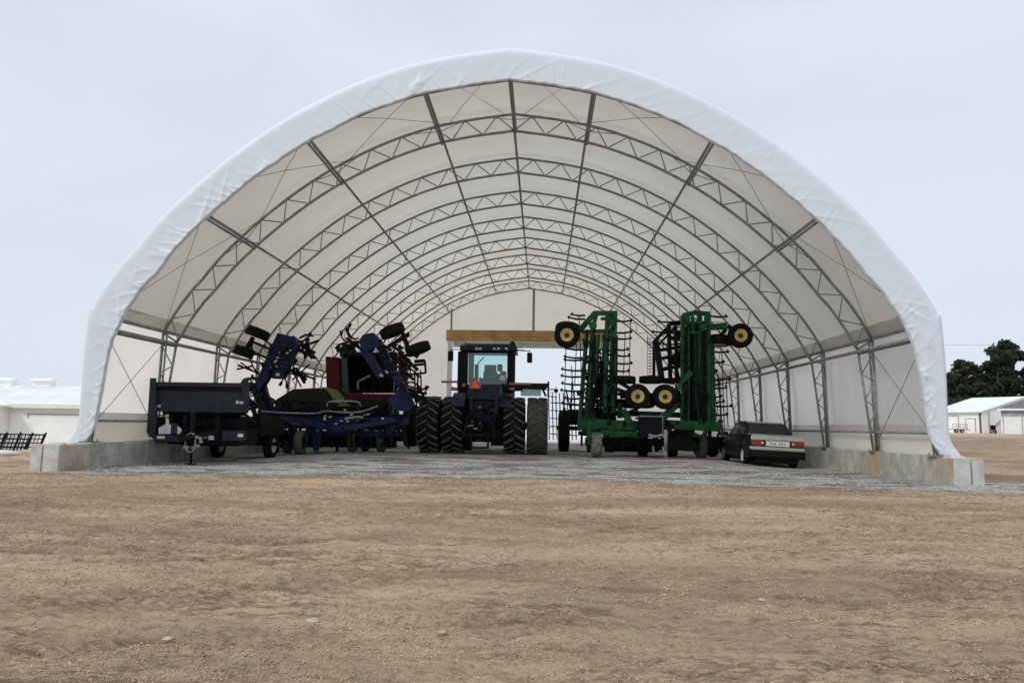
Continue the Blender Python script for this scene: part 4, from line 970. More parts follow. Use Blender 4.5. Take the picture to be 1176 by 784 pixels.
# ------------------------------------------------------------------ the tractor
Ya = 28.5; Yk = 29.9
tc_ = P(553.5, 487, Ya).x; zg = G(tc_, Ya)
tk = thing('articulated_tractor', 'big navy articulated tractor with dual wheels and orange triangle, seen from behind in the centre', 'tractor', (tc_, Ya, zg))
for px, dm in ((490, 0), (518, 0), (590, 0), (617.0, 1)):
    x = P(px, 487, Ya-1).x
    wheel(tk, (x, Ya, zg+1.03), (1, 0, 0), 0.985, 0.76, 0.55, M['navy'], M['rubber'] if not dm else M['dusty'], lugs=20, lugmat=M['lug'], dish=0.12, n=48)
for dx in (-1.95, -1.05, 1.05, 1.95): wheel(tk, (tc_+dx, Ya+3.7, zg+1.03), (1, 0, 0), 0.995, 0.70, 0.55, M['navy'], lugs=20, lugmat=M['lug'], dish=0.12, n=40)
mb = MB(); px_bb(mb, 536.5, 441, 574, 459, Ya-1.0, Ya+0.9); px_bb(mb, 541, 459.3, 570, 486, Ya-0.7, Ya+1.0); mb.bb((tc_-0.42, Ya+1.01, zg+0.75), (tc_+0.42, Ya+5.4, zg+1.35)); px_bb(mb, 539, 452, 543, 476, Ya-1.05, Ya-0.75); px_bb(mb, 568, 452, 572, 476, Ya-1.05, Ya-0.75)
mb.build('rear_frame', M['navy'], tk, bevel=0.03)
mb = MB(); mb.bb((tc_-0.7, Ya+3.0, zg+1.4), (tc_+0.7, Ya+6.0, zg+2.3)); mb.build('hood', M['navy'], tk, bevel=0.08)
mb = MB(); mb.bb((tc_-2.0, Ya-0.12, zg+0.9), (tc_+2.0, Ya+0.12, zg+1.16)); mb.bb((tc_-2.0, Ya+3.58, zg+0.9), (tc_+2.0, Ya+3.82, zg+1.16)); mb.build('axle', M['dark'], tk, bevel=0.02)
# hitch, hydraulic couplers, drawbar
mb = MB()
for sx in (-1, 1):
    mb.beam((tc_+sx*0.5, Ya-0.7, zg+1.0), (tc_+sx*0.55, Ya-1.35, zg+0.62), 0.11); mb.beam((tc_+sx*0.32, Ya-0.72, zg+1.55), (tc_+sx*0.52, Ya-1.15, zg+0.78), 0.07); mb.beam((tc_+sx*0.30, Ya-0.7, zg+1.62), (tc_+sx*0.34, Ya-1.1, zg+1.5), 0.1)
mb.bb((tc_-0.12, Ya-1.5, zg+0.46), (tc_+0.12, Ya+0.8, zg+0.54)); mb.bb((tc_-0.5, Ya-0.9, zg+0.6), (tc_+0.5, Ya-0.71, zg+0.74)); mb.tube([(tc_, Ya-0.72, zg+0.95), (tc_, Ya-1.0, zg+0.95)], 0.13, 12)
mb.bb((tc_-0.55, Ya-0.5, zg+0.70), (tc_+0.55, Ya+0.6, zg+1.2)); mb.bb((tc_-0.80, Ya-0.3, zg+0.3), (tc_-0.36, Ya+0.3, zg+1.7)); mb.bb((tc_+0.36, Ya-0.3, zg+0.3), (tc_+0.80, Ya+0.3, zg+1.7)); mb.bb((tc_-0.8, Ya+2.9, zg+0.35), (tc_+0.8, Ya+3.3, zg+0.62)); mb.bb((tc_-0.34, Ya-0.98, zg+0.2), (tc_-0.26, Ya-0.9, zg+0.6)); mb.bb((tc_+0.26, Ya-0.98, zg+0.2), (tc_+0.34, Ya-0.9, zg+0.6)); mb.bb((tc_-0.34, Ya-1.0, zg+0.2), (tc_+0.34, Ya-0.92, zg+0.27))
split(mb, 'hitch', M['dark'], tk, bevel=0.012)
rr = random.Random(8); mb = MB(); m2 = MB()
for k in range(26):
    c = Vector((tc_+rr.uniform(-0.52, 0.52), Ya-0.75-rr.uniform(0, 0.25), zg+rr.uniform(0.9, 1.75))); (mb if k % 3 else m2).box(c, (rr.uniform(0.05, 0.16), 0.1, rr.uniform(0.04, 0.14)))
for k in range(8):
    a = Vector((tc_+rr.uniform(-0.45, 0.45), Ya-0.85, zg+1.6)); b = Vector((a.x+rr.uniform(-0.2, 0.2), Ya-1.0, zg+1.1)); mb.tube([a, (a+b)/2+Vector((rr.uniform(-0.1, 0.1), -0.12, 0)), b], 0.018, 6)
split(mb, 'coupler', M['black'], tk, bevel=0.008); split(m2, 'coupler', M['hose'], tk, bevel=0.008)
# cab
def kx(px): return P(px, 420, Yk).x
def kz(py): return P(557, py, Yk).z
x0, x1 = kx(525.5), kx(590); zt, zb = kz(403.5), kz(449); D = 1.75
mb = MB()
mb.bb((x0, Yk, zb), (kx(537), Yk+0.3, zt)); mb.bb((kx(582.5), Yk, zb), (x1, Yk+0.1, zt)); mb.bb((kx(537)+0.002, Yk, kz(441)), (kx(582.5)-0.002, Yk+0.1, zb)); mb.bb((kx(537)+0.002, Yk, zt-0.06), (kx(582.5)-0.002, Yk+0.1, zt))
mb.bb((x0, Yk+D-0.1, zb), (x0+0.12, Yk+D, zt)); mb.bb((x1-0.12, Yk+D-0.1, zb), (x1, Yk+D, zt)); mb.bb((x0+0.12, Yk+D-0.09, zb), (x1-0.12, Yk+D, zb+0.25))
mb.bb((x0, Yk+0.9, zb), (x0+0.07, Yk+1.0, zt)); mb.bb((x1-0.07, Yk+0.9, zb), (x1, Yk+1.0, zt)); mb.bb((x0, Yk+0.1, zb-0.3), (x1, Yk+D, zb-0.003)); mb.bb((x0+0.2, Yk+0.4, zb-1.2), (x1-0.2, Yk+D-0.1, zb-0.303))
mb.build('cab', M['black'], tk, bevel=0.03)
mb = MB(); mb.bb((kx(528), Yk-0.12, zt+0.003), (kx(593), Yk+D+0.1, kz(396.5))); mb.bb((kx(533), Yk+0.1, kz(396.5)), (kx(588), Yk+D-0.2, kz(394.2))); mb.build('cab_roof', M['navy'], tk, bevel=0.06)
mb = MB()
mb.bb((kx(537)+0.003, Yk+0.04, kz(441)+0.003), (kx(582.5)-0.003, Yk+0.05, zt-0.063)); mb.bb((x0+0.125, Yk+D-0.05, zb+0.253), (x1-0.125, Yk+D-0.04, zt)); mb.bb((x0+0.03, Yk+0.31, zb+0.05), (x0+0.04, Yk+0.89, zt)); mb.bb((x1-0.04, Yk+0.105, zb+0.05), (x1-0.03, Yk+0.89, zt)); mb.bb((x0+0.03, Yk+1.01, zb+0.05), (x0+0.04, Yk+D-0.1, zt)); mb.bb((x1-0.04, Yk+1.01, zb+0.05), (x1-0.03, Yk+D-0.1, zt))
split(mb, 'cab_window', M['cabglass'], tk)
mb = MB(); sc = kx(561.5); mb.box((sc, Yk+0.85, kz(423)), (0.48, 0.14, 0.42)); mb.box((sc, Yk+0.88, kz(431)), (0.56, 0.16, 0.45)); mb.box((sc, Yk+1.1, kz(437)), (0.52, 0.5, 0.14)); mb.box((sc+0.4, Yk+1.1, kz(433)), (0.12, 0.4, 0.1)); mb.box((sc-0.4, Yk+1.1, kz(433)), (0.12, 0.4, 0.1)); mb.build('seat', M['seat'], tk, bevel=0.06)
mb = MB(); px_bb(mb, 571, 418, 577, 426, Yk+1.3, Yk+1.36); px_bb(mb, 538, 405, 544, 440, Yk+1.25, Yk+1.4); px_bb(mb, 545, 418, 549, 440, Yk+0.8, Yk+1.1); px_bb(mb, 550, 434, 582, 441, Yk+0.5, Yk+1.5); px_bb(mb, 571, 429, 574, 436, Yk+0.7, Yk+1.0); mb.tube([P(545, 436, Yk+1.3), P(549, 417, Yk+1.2), P(556, 410, Yk+1.2)], 0.03, 6); px_bb(mb, 574, 426, 581, 441, Yk+0.9, Yk+1.3); split(mb, 'cab_controls', M['black'], tk, bevel=0.02)
px_bb(MB(), 574, 431, 580, 437, Yk-0.02, Yk-0.004).build('window_sticker', M['label'], tk, bevel=0.002)
mb = MB()
for px in (546, 550, 566, 571, 580): px_bb(mb, px, 399, px+3, 401.5, Yk-0.15, Yk-0.123)
split(mb, 'work_light', M['label'], tk, bevel=0.005)
for px in (533.5, 588.5):
    c = P(px, 396, Yk+0.3); MB().lathe([(0.13, -0.13), (0.13, 0), (0.115, 0.07), (0.06, 0.13), (0, 0.14)], c, (0, 0, 1), 16).build('beacon', M['amber'] if px < 560 else M['dark'], tk)
bars([((588, 401.5), (603, 402.5), 0.05), ((590, 399.5), (601, 399), 0.03), ((517.5, 401.5), (529, 401), 0.03), ((602, 402.5), (608, 403), 0.03), ((608, 402), (608, 406), 0.03), ((517.5, 401.5), (517.5, 405), 0.03)], M['dark'], 'mirror_arm', tk, Yk+0.2, 0)
for px, py in ((517.3, 409), (608.2, 411)): px_bb(MB(), px-3, py-6.3, px+3, py+5.3, Yk+0.15, Yk+0.3).build('mirror', M['black'], tk, bevel=0.03)
tri = [P(a, b, Ya-1.12) for a, b in ((543.8, 433.6), (547.4, 433.6), (552.8, 443.8), (551.3, 446.3), (539.7, 446.3), (538.2, 443.8))]
MB().prism(tri, (0, 0.02, 0)).build('slow_vehicle_sign', M['redlens'], tk)
tri = [P(a, b, Ya-1.13) for a, b in ((545.6, 435.8), (550.4, 444.9), (540.8, 444.9))]
MB().prism(tri, (0, 0.008, 0)).build('sign_centre', M['orange'], tk)
bars([((545.5, 446), (545.5, 452), 0.04, -1.1)], M['dark'], 'sign_post', tk, Ya)
for xa, xb, ra, rb in ((522, 536.5, 0, 0), (573.5, 588, 0, 0)):
    a = P(xa, 450, Ya).x; b = P(xb, 450, Ya).x; mb = MB(); sec = []
    for t in np.linspace(R(35), R(150), 10): sec.append((Ya-1.13*math.cos(t)*-1*-1, zg+1.03+1.13*math.sin(t)))
    for (ya, za), (yb, zb_) in zip(sec[:-1], sec[1:]): mb.add([(a, ya, za), (b, ya, za), (b, yb, zb_), (a, yb, zb_), (a, ya, za+0.05), (b, ya, za+0.05), (b, yb, zb_+0.05), (a, yb, zb_+0.05)], [(3, 2, 1, 0), (4, 5, 6, 7), (0, 1, 5, 4), (2, 3, 7, 6), (1, 2, 6, 5), (3, 0, 4, 7)])
    mb.build('fender', M['navy'], tk)
bars([((507, 438.3), (525.5, 438.3), 0.085, -0.6), ((585, 440.5), (610, 441), 0.09, -0.6)], M['redlens'], 'marker_light_bar', tk, Ya, 0.01)
bars([((518, 446), (525, 447), 0.13, -0.5), ((585, 446), (591, 446), 0.12, -0.5), ((531, 442), (534.5, 442), 0.12, -1.0)], M['redlens'], 'tail_light', tk, Ya, 0.01)
bars([((525, 440), (537, 447), 0.06, -0.6), ((576, 442.5), (629, 443), 0.12, -0.55), ((610, 440.8), (629.5, 441), 0.06, -0.6), ((629.7, 438), (629.7, 456), 0.07, -0.6), ((577, 447), (600, 446.5), 0.14, -0.45), ((629, 447), (640, 447), 0.035, -0.6), ((638.5, 444), (638.5, 474), 0.03, -0.5), ((631, 455), (640, 456), 0.03, -0.5), ((632, 462), (640, 463), 0.03, -0.5), ((622, 444), (627, 455), 0.08, -0.4)], M['dark'], 'side_rail', tk, Ya, 0)
MB().blob(P(638.5, 448.5, Ya-0.5), 0.09, 2, 0.05).build('ball_marker', M['black'], tk)
px_bb(MB(), 598, 447, 621.5, 454.5, Ya-0.45, Ya-0.40).build('side_panel', M['paleteal'], tk, bevel=0.01)
mb = MB(); px_bb(mb, 596, 442.5, 628, 446.5, Ya-0.38, Ya+0.5); mb.build('walkway', M['navy'], tk, bevel=0.01)
# ------------------------------------------------------------------ dark cart between the tractor and the green cultivator
Yd = 32.5
dc = thing('tow_cart', 'dark wheeled cart partly hidden between the tractor and the green cultivator', 'cart', (P(645, 500, Yd).x, Yd, G(0.9, Yd)))
for px in (647.5, 700):
    x = P(px, 491, Yd).x; wheel(dc, (x, Yd, G(x, Yd)+0.85), (1, 0, 0), 0.85, 0.46, 0.42, M['dark'])
bars([((640, 491), (708, 493), 0.18), ((648, 468), (648, 490), 0.12, -0.55), ((657, 438), (656, 470), 0.06), ((650, 447), (655, 470), 0.06), ((644, 479), (651, 479), 0.05, -0.9)], M['dark'], 'frame', dc, Yd)
mb = MB(); px_bb(mb, 652, 470, 700, 488, Yd+0.2, Yd+1.8); mb.build('tank', M['dark'], dc, bevel=0.06)
# ------------------------------------------------------------------ green cultivator
Yg = 27.2
gc = thing('green_cultivator', 'tall green folded cultivator with yellow wheel rims, right of the tractor', 'cultivator', (P(735, 500, Yg).x, Yg, G(4, 27)))
bars([((664, 486), (742, 489), 0.34, 0, 0, 0.3), ((742, 486), (826, 490), 0.32, 0, 0, 0.3), ((668, 494), (730, 496), 0.16, 0.2), ((700, 474), (800, 477), 0.2, 1.2), ((690, 496), (740, 500), 0.2, -0.2), ((700, 500), (738, 497), 0.16, -0.25), ((752, 484), (752, 500), 0.2, -0.4), ((715, 470), (724, 486), 0.22, -0.2), ((775, 466), (757, 484), 0.24, -0.2), ((712, 480), (712, 462), 0.18, 0.5), ((795, 492), (820, 478), 0.18, 0.1), ((795, 500), (803, 506), 0.3, 0.3)], M['green'], 'main_frame', gc, Yg, 0.015)
bars([((745, 497), (765, 501), 0.16, -0.9), ((752, 500), (764, 501), 0.12, -1.0), ((735, 490), (752, 500), 0.2, -0.3, -0.9), ((770, 490), (754, 500), 0.2, -0.3, -0.9), ((700, 508), (800, 509), 0.16, 0.8), ((720, 494), (720, 512), 0.3, 0.7), ((775, 494), (775, 512), 0.45, 0.7), ((705, 498), (705, 512), 0.1, 0.6)], M['dark'], 'drawbar', gc, Yg, 0.012)
mb = MB(); px_bb(mb, 735, 478.5, 760.5, 502, Yg-1.0, Yg-0.45); mb.build('tool_box', M['ink'], gc, bevel=0.02)
mb = MB(); px_bb(mb, 734, 477.2, 761.3, 478.6, Yg-1.02, Yg-0.43); px_bb(mb, 760.7, 478.7, 761.5, 500, Yg-1.02, Yg-0.95); split(mb, 'box_trim', M['hose'], gc, bevel=0.004)
a = P(764.5, 500, 26.1); mb = MB(); mb.tube([(a.x, 26.1, a.z+0.2), (a.x, 26.1, 0.4)], 0.055, 10); mb.tube([(a.x, 26.1, 0.4), (a.x, 26.1, G(a.x, 26.1)+0.02)], 0.04, 10); mb.disc((a.x, 26.1, G(a.x, 26.1)+0.02), (0, 0, 1), 0.12, 0.03, 12); mb.build('jack', M['hose'], gc)
hose([(745, 499), (752, 501), (761, 499.5), (764, 503)], Yg-1.05, 0.05, M['hose'], gc); hose([(750, 512), (751, 519), (755, 521), (759, 517)], Yg-1.05, 0.03, M['hose'], gc)
# the two folded wings: each upright is a ladder of square tubes, clamps and hoses
def upright(mb, pa, pb, wtot, Y, n=2, tw_=0.13, rungs=6):
    a, b = P(*pa, Y), P(*pb, Y); d = (b-a).normalized(); x = Vector((0, 1, 0)).cross(d).normalized()
    for k in range(n):
        o = x*((k/(n-1)-0.5)*(wtot-tw_)) if n > 1 else Vector((0, 0, 0)); mb.beam(a+o, b+o, tw_, 0.22)
    for k in range(rungs): c = a.lerp(b, (k+0.5)/rungs); mb.beam(c-x*(wtot/2-tw_+0.001), c+x*(wtot/2-tw_+0.001), 0.09, 0.16)
mb = MB(); upright(mb, (670, 492), (678.5, 384), 0.44, Yg, 2, 0.15); upright(mb, (699, 474), (702, 360), 0.42, Yg, 2, 0.16); mb.beam(P(688, 384, Yg+0.1), P(683, 440, Yg+0.1), 0.1, 0.16); mb.beam(P(693, 384, Yg+0.1), P(696, 432, Yg+0.1), 0.1, 0.16)
mb.beam(P(666, 379, Yg-0.1), P(683, 360, Yg-0.1), 0.2, 0.2); mb.beam(P(681, 359.5, Yg-0.1), P(709, 359.5, Yg-0.1), 0.15, 0.22); mb.beam(P(706, 360, Yg-0.12), P(706, 388, Yg-0.12), 0.14, 0.16); mb.beam(P(697, 361, Yg-0.12), P(697, 388, Yg-0.12), 0.1, 0.16); mb.beam(P(668, 381, Yg-0.08), P(697, 380, Yg-0.08), 0.13, 0.14); mb.beam(P(685, 361, Yg-0.12), P(679, 384, Yg-0.12), 0.14, 0.14); mb.beam(P(690, 366, Yg), P(706, 366, Yg), 0.1, 0.14); mb.disc(P(681, 374, Yg-0.25), (0, 1, 0), 0.14, 0.1, 14); mb.disc(P(703, 371, Yg-0.25), (0, 1, 0), 0.13, 0.1, 14); mb.ppx([(664, 376), (671, 378), (660, 388), (654, 385)], Yg-0.15, 0.25)
mb.build('wing_frame', M['green'], gc, bevel=0.012)
mb = MB()
for y in (Yg+1.5, Yg+3.0):
    mb.beam(P(672, 488, y), P(681, 372, y), 0.14, 0.16); mb.beam(P(700, 480, y), P(704, 366, y), 0.14, 0.16); mb.beam(P(677, 440, y), P(700, 440, y), 0.12, 0.12)
for (a, b) in ((681, 374), (703, 362), (672, 470), (700, 450)): mb.beam(P(a, b, Yg), P(a, b, Yg+3.2), 0.14, 0.14, (0, 0, 1))
mb.ppx([(664, 488), (680, 470), (688, 486), (684, 494), (664, 494)], Yg-0.13, 0.2)
mb.build('wing_brace', M['green'], gc, bevel=0.012)
mb = MB(); upright(mb, (786.5, 490), (787, 362), 0.30, Yg, 2, 0.11, 8); upright(mb, (809, 492), (808, 362), 0.44, Yg, 2, 0.15, 8); mb.beam(P(799, 470, Yg+0.2), P(799, 372, Yg+0.2), 0.08, 0.2)
mb.beam(P(784, 362, Yg-0.1), P(798, 358.8, Yg-0.1), 0.14, 0.22); mb.beam(P(797, 358.8, Yg-0.1), P(815, 360.5, Yg-0.1), 0.14, 0.22); mb.beam(P(783.5, 362, Yg-0.12), P(784, 386, Yg-0.12), 0.12, 0.16); mb.beam(P(813, 361, Yg-0.12), P(813, 388, Yg-0.12), 0.16, 0.16); mb.beam(P(795, 360, Yg-0.1), P(795.5, 384, Yg-0.1), 0.09, 0.16); mb.beam(P(784, 371, Yg-0.08), P(812, 370, Yg-0.08), 0.11, 0.14); mb.beam(P(786, 383, Yg-0.08), P(812, 381, Yg-0.08), 0.09, 0.14); mb.beam(P(803, 360, Yg-0.1), P(804, 384, Yg-0.1), 0.08, 0.16); mb.disc(P(789, 366, Yg-0.25), (0, 1, 0), 0.11, 0.1, 14); mb.disc(P(808, 376, Yg-0.25), (0, 1, 0), 0.13, 0.1, 14); mb.ppx([(813, 372), (835, 370.5), (836, 377.5), (813, 379)], Yg-0.15, 0.22)
mb.ppx([(792, 424), (796, 430), (766, 458), (760, 456), (778, 443)], Yg-0.45, 0.18)
mb.build('wing_frame', M['green'], gc, bevel=0.012)
mb = MB()
for y in (Yg+1.4, Yg+2.8):
    mb.beam(P(784, 485, y), P(784, 368, y), 0.14, 0.14); mb.beam(P(815, 490, y), P(813, 368, y), 0.14, 0.14); mb.beam(P(784, 440, y), P(815, 440, y), 0.12, 0.12)
for (a, b) in ((786, 366), (811, 366), (812, 470), (786, 430)): mb.beam(P(a, b, Yg), P(a, b, Yg+3.2), 0.14, 0.14, (0, 0, 1))
for k in range(3): mb.beam(P(818.5+k*1.2, 488, Yg+0.5*k), P(817+k*1.2, 392, Yg+0.5*k), 0.06, 0.09)
mb.build('wing_brace', M['green'], gc, bevel=0.012)
rr = random.Random(33)
for k in range(16):
    xa = rr.choice((672, 676, 681, 700, 704, 788, 800, 806, 811)); xs_ = [xa + rr.uniform(-3, 3) for _ in range(5)]
    hose([(xs_[i], 375 + i*27 + rr.uniform(-5, 5)) for i in range(5)], Yg-0.16-rr.random()*0.1, 0.02, M['black'], gc)
rr = random.Random(12)
bars([((674+rr.uniform(0, 30), 425+rr.uniform(0, 55)), (674+rr.uniform(0, 30), 425+rr.uniform(0, 55)), rr.uniform(0.03, 0.07), rr.uniform(0.3, 2.4)) for _ in range(30)], M['dark'], 'linkage', gc, Yg)
bars([((630+k*4.2, 452+rr.uniform(-4, 6)), (631+k*4.4, 505), 0.04, 1.5+0.4*(k % 3)) for k in range(8)] + [((632, 462+k*9), (664, 464+k*9), 0.035, 1.5) for k in range(5)], M['dark'], 'row_bar', gc, Yg)
bars([((672+k*4.6, 484), (680+k*2.4, 400+8*(k % 3)), 0.07, 0.7+0.25*k) for k in range(7)] + [((787+k*3.1, 488), (787+k*3.1, 374+3*(k % 4)), 0.085, 0.5+0.2*(k*5 % 8)) for k in range(10)] + [((668, 425+k*7.5), (706, 426+k*7.5), 0.05, 1.0+0.2*k) for k in range(8)] + [((784, 390+k*11), (818, 391+k*11), 0.05, 0.8+0.2*k) for k in range(9)] + [((705, 452+k*7), (735, 454+k*7), 0.1, 0.7) for k in range(4)], M['dark'], 'row_bar', gc, Yg)
bars([((700, 503), (734, 503), 0.28, 0.35), ((767, 508), (802, 510), 0.5, 0.4), ((690, 500), (690, 518), 0.12, 0.4), ((676, 494), (676, 519), 0.14, 0.5), ((668, 495), (668, 512), 0.08, 0.6), ((716, 500), (716, 516), 0.12, 0.5), ((672, 507), (760, 508), 0.3, 1.5), ((760, 506), (830, 508), 0.42, 1.5), ((700, 515), (760, 516), 0.2, 2.2), ((725, 497), (740, 518), 0.2, 0.9), ((664, 497), (690, 500), 0.15, 0.6), ((748, 503), (748, 517), 0.3, 0.5), ((815, 490), (815, 514), 0.12, 0.5), ((775, 495), (795, 495), 0.35, 0.3)], M['dark'], 'under_frame', gc, Yg)
bars([((793, 470), (793, 370), 0.1, 0.3), ((797, 472), (796, 380), 0.07, 0.1), ((805, 480), (804, 380), 0.08, 0.35), ((676, 480), (684, 390), 0.07, -0.2), ((690, 470), (693, 400), 0.09, 0.3), ((707, 470), (708, 385), 0.1, 0.3)], M['dark'], 'fold_cylinder', gc, Yg)
# dark folded harrow section beside the right wing
bars([((751, 437), (751, 392), 0.1, 1.0), ((751, 392), (767, 376), 0.12, 1.0), ((753, 390), (760, 436), 0.2, 0.6), ((768, 372), (770, 440), 0.14, 0.8), ((776, 374), (777, 440), 0.12, 0.6), ((768, 372), (783, 371), 0.12, 0.8), ((758, 402), (783, 398), 0.12, 0.7), ((757, 412), (783, 407), 0.12, 0.7), ((760, 424), (783, 420), 0.14, 0.7), ((752, 437), (783, 436), 0.16, 0.6), ((760, 383), (783, 380), 0.08, 0.7), ((756, 396), (775, 376), 0.08, 0.6)], M['dark'], 'harrow_frame', gc, Yg)
mb = MB()
for k in range(15): y = 388+k*3.5; mb.tube([P(752, y, Yg+1.0), P(743.5, y+1.2, Yg+1.0)], 0.012, 5)
for px in (743.5, 746.5): mb.tube([P(px, 386, Yg+1.0), P(px, 438, Yg+1.0)], 0.008, 5)
mb.build('harrow_comb', M['dark'], gc)
def shank(px0, py0, px1, py1, Y, r=0.036, hook=0):
    a, b = P(px0, py0, Y), P(px1, py1, Y); d = (b-a); mb = MB(); m_ = a + d*0.55 + Vector((0, 0, -0.03))
    mb.tube([a, m_, b], [r, r, r*0.8], 6); t = d.normalized(); s_ = 1 if d.x > 0 else -1
    mb.prism([b - t*0.05 + Vector((0, 0, 0.10)), b + t*0.07 + Vector((0, 0, 0.03)), b - t*0.0 + Vector((0, 0, -0.07))], (0, 0.06, 0))
    mb.build('tine', M['dark'], gc)
rr = random.Random(17)
for y, xa in ((361, 657), (364.5, 653.5), (400, 650), (409.5, 649), (413, 649), (424, 646), (431.5, 645.5), (440, 646), (448, 645), (457, 649), (463, 646)): shank(672, y+rr.uniform(0, 2), xa, y, Yg+rr.uniform(0.2, 1.0))
for y, xb in ((368, 725), (381, 724.5), (388.5, 724), (401, 721), (408.5, 722.5), (417, 725), (426, 722), (434, 716)): shank(706, y+rr.uniform(-1, 1), xb, y, Yg+rr.uniform(0.2, 1.0))
for y, xb in ((363.5, 834), (404, 836), (415.5, 831), (426, 823), (435, 838), (445, 834), (455, 828), (466, 840), (476, 835), (485, 826), (441, 826), (461, 831)): shank(814, y+rr.uniform(-1, 1), xb, y, Yg+rr.uniform(0.3, 1.3))
for y, xa in ((369.5, 757), (381, 750), (395, 762), (446, 772), (462, 770)): shank(784, y-1, xa, y, Yg+rr.uniform(0.3, 1.3))
for k in range(26):      # inner rows that face each other between the uprights
    u = rr.random(); shank(681+rr.uniform(0, 3), 398+u*80, 691+rr.uniform(-3, 3), 399+u*80, Yg+rr.uniform(0.8, 3.0), 0.03)
for k in range(16): u = rr.random(); shank(790, 376+u*100, 806+rr.uniform(-6, 2), 377+u*100, Yg+rr.uniform(0.8, 3.0), 0.03)
mb = MB()
for (a, b, c_, d) in ((724, 367, 722.5, 440), (718, 380, 716, 430), (829, 404, 832, 500), (824, 430, 831, 505), (834, 435, 836, 490), (662, 395, 660, 442), (656, 420, 660, 470), (650, 395, 648, 470), (819, 440, 829, 500), (665, 362, 668, 440)): mb.tube([P(a, b, Yg+0.7), P(c_, d, Yg+0.7)], 0.018, 5)
split(mb, 'harrow_rod', M['dark'], gc)
mb = MB()
for k in range(46): mb.box(P(rr.uniform(674, 704), rr.uniform(425, 482), Yg+rr.uniform(0.4, 1.8)), (rr.uniform(0.05, 0.28), 0.12, rr.uniform(0.05, 0.2)), Matrix.Rotation(rr.uniform(-.6, .6), 3, 'Y'))
for k in range(50): mb.box(P(rr.uniform(770, 815), rr.uniform(385, 500), Yg+rr.uniform(0.5, 2.0)), (rr.uniform(0.05, 0.3), 0.12, rr.uniform(0.08, 0.35)), Matrix.Rotation(rr.uniform(-.3, .3), 3, 'Y'))
for k in range(26): mb.box(P(rr.uniform(676, 740), rr.uniform(448, 482), Yg+rr.uniform(0.4, 1.8)), (rr.uniform(0.1, 0.35), 0.12, rr.uniform(0.05, 0.15)), Matrix.Rotation(rr.uniform(-.3, .3), 3, 'Y'))
for k in range(70):
    px, py = rr.choice(((rr.uniform(664, 684), rr.uniform(390, 485)), (rr.uniform(694, 708), rr.uniform(370, 470)), (rr.uniform(783, 816), rr.uniform(372, 490)), (rr.uniform(670, 830), rr.uniform(478, 500))))
    mb.box(P(px, py, Yg-rr.uniform(0.12, 0.22)), (rr.uniform(0.04, 0.16), 0.1, rr.uniform(0.04, 0.2)), Matrix.Rotation(rr.uniform(-.4, .4), 3, 'Y'))
pcs = islands(mb); rr.shuffle(pcs); near = pcs[:92]
for q in near: q.build('clamp', M['dark'], gc, bevel=0.006)
rest = MB()
for q in pcs[92:]: rest.add(q.v, q.f)
r_ = rest.build('clamp', M['dark'], gc, bevel=0.006); r_['kind'] = 'stuff'
mb = MB(); mb.blob(P(686, 420, Yg+0.5), (0.16, 0.12, 0.17), 3); mb.blob(P(687, 430, Yg+0.5), (0.12, 0.1, 0.15), 4); mb.disc(P(682, 414, Yg+0.4), (0, 1, 0), 0.1, 0.1, 12); split(mb, 'gearbox', M['brown'], gc)
# wheels
def gwheel(px, py, Y, axis=(0, 1, 0), r=0.42, wd=0.3, rim='yellow', tm=None): wheel(gc, P(px, py, Y), axis, r, wd, r*0.50, M[rim], tm, dish=0.04)
gwheel(651, 385, Yg-0.35, r=0.44); gwheel(652, 379.5, Yg+0.15, (0.1, 0.35, 1), r=0.45, wd=0.36)
gwheel(732, 455, Yg-0.5, r=0.43); gwheel(763.5, 455.5, Yg-0.4, r=0.43); gwheel(716, 436, Yg+0.1, (0, 0, 1), 0.43, 0.26); gwheel(748, 436, Yg+0.1, (0, 0, 1), 0.43, 0.26)
gwheel(740, 459, Yg+0.2, (0.2, 0.5, 1), 0.42, 0.28); gwheel(774, 460, Yg+0.3, (0.1, 0.4, 1), 0.42, 0.28)
gwheel(850, 385.5, Yg-0.3, r=0.425); gwheel(826, 391, Yg+0.25, (0.05, 0.1, 1), 0.42, 0.34); 
gwheel(711, 463, Yg+0.9, (0, 0, 1), 0.4, 0.24)
bars([((655, 384), (668, 378), 0.16, -0.05), ((836, 374), (848, 385), 0.14, -0.1), ((834, 378), (824, 388), 0.12, 0.1), ((706, 446), (730, 455), 0.14, -0.2), ((708, 437), (722, 445), 0.12, 0.0), ((775, 440), (748, 437), 0.1, 0.1), ((726, 436), (738, 462), 0.1, 0.1)], M['dark'], 'wheel_arm', gc, Yg)
for px, Y in ((685, 26.6), (805, 28.3), (738, 28.6), (772, 29.0)):
    x = P(px, 510, Y).x; z = G(x, Y); wheel(gc, (x, Y, z+0.41), (1, 0, 0), 0.41, 0.34, 0.2, M['yellow'], M['muddy'] if Y < 28.5 else M['rubber'], lugs=16, lugmat=M['muddy'] if Y < 28.5 else M['rubber'])
    MB().beam((x-0.25, Y, z+0.41), (x-0.25, Y+0.25, z+1.15), 0.14).build('wheel_leg', M['green'], gc, bevel=0.01)
